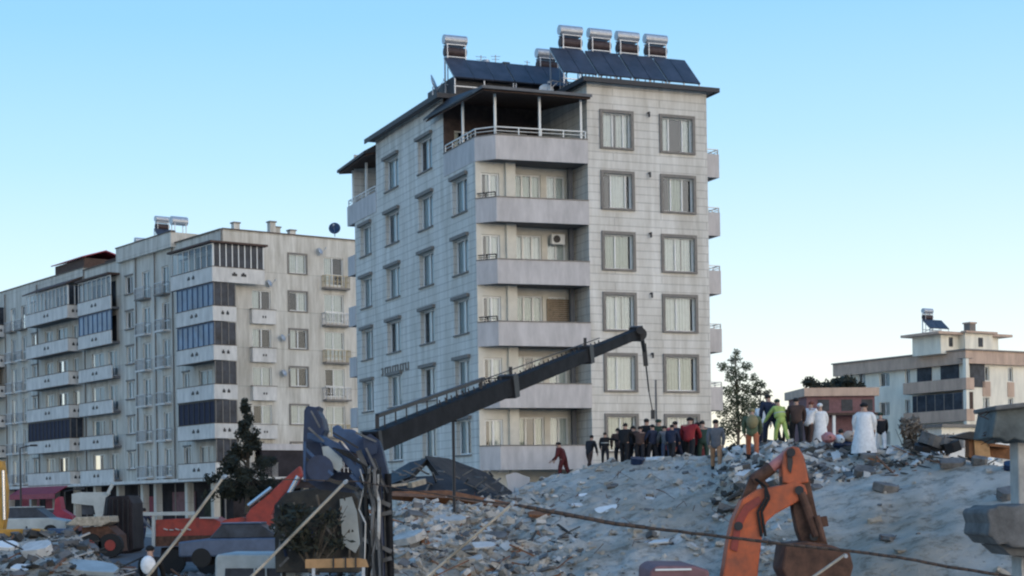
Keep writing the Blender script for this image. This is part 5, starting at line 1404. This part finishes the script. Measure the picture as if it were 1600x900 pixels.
    if robe:
        q = MB(); n = 16; rings = [(1.44,.11,.08),(1.40,.20,.12),(1.25,.19,.14),(1.0,.20,.16),(.7,.24,.20),(.35,.29,.24),(.12,.31,.26)]
        vs = []
        for z, a, b in rings:
            c = up_(z) if z > .9 else Vector((0,0,z))
            for i in range(n):
                th = 2*math.pi*i/n; w = 1+.07*math.sin(th*5+z*3)*(1.4-z); vs.append(c+Vector((a*math.cos(th)*w, b*math.sin(th)*w, 0)))
        q.add(vs, [(j*n+i, (j+1)*n+i, (j+1)*n+(i+1)%n, j*n+(i+1)%n) for j in range(len(rings)-1) for i in range(n)]+[tuple(range(n))]); q.build('robe', M[top], t, smooth=True)
        jm = [che]; je = []; jr = [.12]
    else:
        tv = [pel+Vector((0,0,.06)), pel]; te = [(0,1)]; tr = [(.155,.12),(.155,.125)]
        for i in legs_i:
            k = len(tv); tv += [V[i]-Vector((0,0,.02)), V[i+1], V[i+2]+Vector((0,0,.02))]; te += [(1,k),(k,k+1),(k+1,k+2)]; tr += [.105,.078,.066]
        skin_mesh('trousers', tv, te, tr, M[legs], t, root=1)
        jm = [Vector((0,0,.74)), up_(.93), spi, che, up_(1.47)]; je = [(0,1),(1,2),(2,3),(3,4)]; jr = [(.185,.15),(.18,.145),(.17,.135),(.185,.14),(.095,.09)]
    if robe: jm = [che, up_(1.44)]; je = [(0,1)]; jr = [(.16,.12),(.08,.075)]
    ci = jm.index(che)
    for i in arms_i:
        k = len(jm); jm += [V[i], V[i+1], V[i+2]]; je += [(ci,k),(k,k+1),(k+1,k+2)]; jr += [.085,.066,.052]
    skin_mesh('jacket', jm, je, jr, M[top], t, root=ci)
    q = MB()
    for i in legs_i:
        A_ = V[i+2]; q.add([], []); q.slab([A_+Vector((-.045,.07,-.09)), A_+Vector((.045,.07,-.09)), A_+Vector((.05,-.19,-.09)), A_+Vector((-.05,-.19,-.09))], (0,0,.05)); q.tube(A_+Vector((0,.01,-.05)), A_+Vector((0,.01,.09)), .055, .058, n=10)
    q.build('shoes', M['rubber'], t)
    if cap: q = MB(); q.ball(hd1+Vector((0,.0,.03)), .093, .105, .085, n=12, m=8); q.tube(hd1+Vector((0,-.01,.0)), hd1+Vector((0,-.01,.05)), .10, n=12); q.build('cap', M[cap], t, smooth=True)
    else: q = MB(); q.ball(hd1+Vector((0,.018,.022)), .086, .095, .092, n=12, m=8, jit=.03); q.build('hair', M[hair], t, smooth=True)
    if vest:
        q = MB(); q.tube(up_(1.02), up_(1.40), .21, .20, n=14, caps=False); vv = q.v
        q.v = [Vector((v.x, (v.y-up_(1.2).y)*.78+up_(1.2).y, v.z)) for v in vv]; ob_ = q.build('safety_vest', M[vest], t, smooth=True)
        q = MB(); q.tube(up_(1.16), up_(1.20), .214, .214, n=14, caps=False); q.v = [Vector((v.x, (v.y-up_(1.2).y)*.78+up_(1.2).y, v.z)) for v in q.v]; q.build('reflective_band', M['tealwhite'], ob_)
    if bag: 
        q = MB(); q.ball(che+Vector((0,.22,-.06)), .17, .13, .24, n=12, m=8); q.build('backpack', M[bag], t, smooth=True)
    return t
for n_, c in (('cloth_dark',(.018,.018,.022)),('cloth_black',(.010,.010,.012)),('cloth_maroon',(.10,.018,.018)),('cloth_brown',(.06,.035,.028)),('cloth_navy',(.018,.024,.05)),
              ('cloth_green',(.022,.045,.032)),('cloth_red',(.22,.018,.022)),('cloth_pink',(.48,.12,.13)),('cloth_grey',(.12,.125,.14)),('cloth_tan',(.36,.20,.11)),('cloth_camo',(.085,.11,.06)),
              ('cloth_orange',(.42,.13,.06)),('cloth_khaki',(.22,.19,.10)),('cloth_white',(.72,.72,.72)),('cloth_lime',(.34,.44,.13)),('cloth_redbrown',(.16,.055,.04)),('cloth_jeans',(.05,.07,.12))):
    cloth(n_, c)
pi = math.pi
person(881, 742, 79, 52, 'person in dark maroon walking left on the edge of the grey slope', 'cloth_maroon', 'cloth_maroon', face=-pi*.6, lean=.16, arms=(.5,.1), stride=.10, build=1.35)
person(921, 731, 78, 52, 'person in black beside the one with an outstretched arm', 'cloth_dark', 'cloth_brown', face=pi*.9, stride=.1)
person(946, 729, 77, 53, 'person in black with one arm held out toward the crowd', 'cloth_black', 'cloth_dark', face=pi, raise_=(-1,-1.2), stride=.25, vest='cloth_black')
person(976, 721, 76.5, 60, 'tall person in black at the left end of the crowd', 'cloth_black', 'cloth_black', face=pi*.8, build=1.15)
person(990, 719, 77.5, 54, 'person in dark clothes second in the crowd from the left', 'cloth_dark', 'cloth_dark', face=pi*1.1, build=1.1)
person(1000, 717, 76.3, 52, 'person in dark brown coat in the left half of the crowd', 'cloth_brown', 'cloth_dark', face=pi, build=1.2)
person(1011, 717, 77.6, 62, 'black-haired person standing above the others in the left half of the crowd', 'cloth_black', 'cloth_dark', face=pi*.9, build=1.1)
person(1020, 716, 76.4, 52, 'person in a navy coat in the middle of the crowd', 'cloth_navy', 'cloth_dark', face=pi*1.2, build=1.15)
person(1030, 716, 77.4, 60, 'person in a dark green hooded coat in the middle of the crowd', 'cloth_green', 'cloth_dark', face=pi, cap='cloth_green', build=1.15)
person(1041, 716, 76.2, 52, 'person in a grey-green jacket in front of the pink-topped one', 'cloth_grey', 'cloth_jeans', face=pi, build=1.1)
person(1047, 713, 78.4, 66, 'person in a pinkish red top at the back of the crowd', 'cloth_pink', 'cloth_dark', face=pi, cap='cloth_pink')
person(1056, 715, 76.6, 56, 'person in dark navy left of the red jacket', 'cloth_navy', 'cloth_navy', face=pi*1.1, build=1.15)
person(1066, 714, 77.5, 54, 'person in dark clothes half behind the red jacket', 'cloth_dark', 'cloth_dark', face=pi*.9, build=1.1)
person(1077, 716, 75.8, 66, 'person in a bright red jacket and black hat at the right of the crowd', 'cloth_red', 'cloth_black', face=pi*1.05, cap='hair', build=1.2)
person(1088, 714, 76.8, 60, 'person in a red coat beside the one with the black hat', 'cloth_red', 'cloth_black', face=pi*.95, build=1.15)
person(1099, 713, 76.4, 63, 'person in dark green at the right end of the crowd', 'cloth_green', 'cloth_green', face=pi, build=1.1)
extra = [(968,720,78,52,'cloth_brown','brown coat, partly behind the tall black-clad one, crowd left end'),(983,719,78.6,56,'cloth_black','black coat behind the left end of the crowd'),(1006,717,78.8,54,'cloth_navy','navy coat at the back of the left half of the crowd'),
         (1036,716,79,56,'cloth_dark','dark coat behind the green hooded one'),(1061,715,78.8,58,'cloth_black','black coat left behind the red jacket'),(1071,714,78.9,62,'cloth_maroon','maroon coat at the back beside the red jacket'),(1094,713,78.9,58,'cloth_maroon','maroon coat behind the dark green one at the right end'),(1084,715,78.9,62,'cloth_dark','dark coat at the back between the two red ones'),(1050,716,75.6,48,'cloth_navy','short person in navy standing in front near the pink top')]
for (x, y, Y, h, c, l) in extra: person(x, y, Y, h, l if l.startswith('short') else 'person in a '+l, c, 'cloth_dark', face=pi*random.uniform(.85,1.15), build=1.15)
G2 = 'people on the crest right of the stone block'
person(1119, 716, 68, 74, 'person in a grey jacket and tan trousers at the corner of the stone block', 'cloth_grey', 'cloth_tan', face=pi*.95, cap='cloth_black', group=G2)
person(1176, 714, 64, 84, 'person in an olive jacket with bright orange over-trousers', 'cloth_camo', 'cloth_orange', face=pi, cap='cloth_khaki', group=G2, build=1.05, bag='cloth_khaki')
person(1192, 692, 68, 72, 'person in a white coat left of the tall navy figure', 'cloth_white', 'cloth_navy', face=pi, group=G2)
person(1206, 692, 66, 84, 'tall person in navy left of the high-visibility vest', 'cloth_navy', 'cloth_navy', face=pi, group=G2, build=1.1)
person(1221, 690, 65.5, 74, 'person in a lime high-visibility suit with a dark belt', 'cloth_lime', 'cloth_lime', face=pi, cap='cloth_green', vest='cloth_lime', group=G2)
person(1231, 692, 67, 58, 'short person in dark green right of the lime suit', 'cloth_green', 'cloth_dark', face=pi, group=G2)
person(1245, 692, 65.5, 77, 'person in a brown-grey coat in the middle of the crest', 'cloth_brown', 'cloth_dark', face=pi, group=G2, build=1.15)
person(1264, 692, 66, 72, 'person in white shirt and dark trousers left of the long white robe', 'cloth_white', 'cloth_brown', face=pi*.9, group=G2, cap='cloth_redbrown')
person(1282, 690, 66, 64, 'person in a long white robe left of the bundles', 'cloth_white', 'cloth_white', face=pi, robe=True, group=G2, cap='cloth_white')
person(1314, 684, 70, 46, 'small distant person in a pale robe in front of the maroon house', 'cloth_white', 'cloth_white', face=pi, robe=True, group=G2)
person(1325, 684, 70, 46, 'small distant person in dark clothes in front of the maroon house', 'cloth_dark', 'cloth_dark', face=pi, group=G2)
person(1351, 706, 60, 82, 'person in a white coat with a black cap, right of the bundles', 'cloth_white', 'cloth_dark', face=pi*.9, robe=True, cap='cloth_black', group=G2, build=1.2)
person(1377, 700, 60.5, 62, 'person in a black jacket and white trousers right of the white coat', 'cloth_black', 'cloth_white', face=pi*1.1, group=G2, cap='cloth_green', arms=(.8,.5))
person(236, 962, 44, 108, 'person in dark clothes with a white bag on the back at the bottom left', 'cloth_black', 'cloth_dark', face=pi*.9, group='people in the street', bag='cloth_white', cap='cloth_black')
person(212, 838, 84, 56, 'person in blue-grey beside the dark container', 'cloth_grey', 'cloth_jeans', face=pi*.3, group='people in the street')
person(222, 836, 85, 54, 'person in navy beside the dark container', 'cloth_navy', 'cloth_navy', face=pi, group='people in the street')
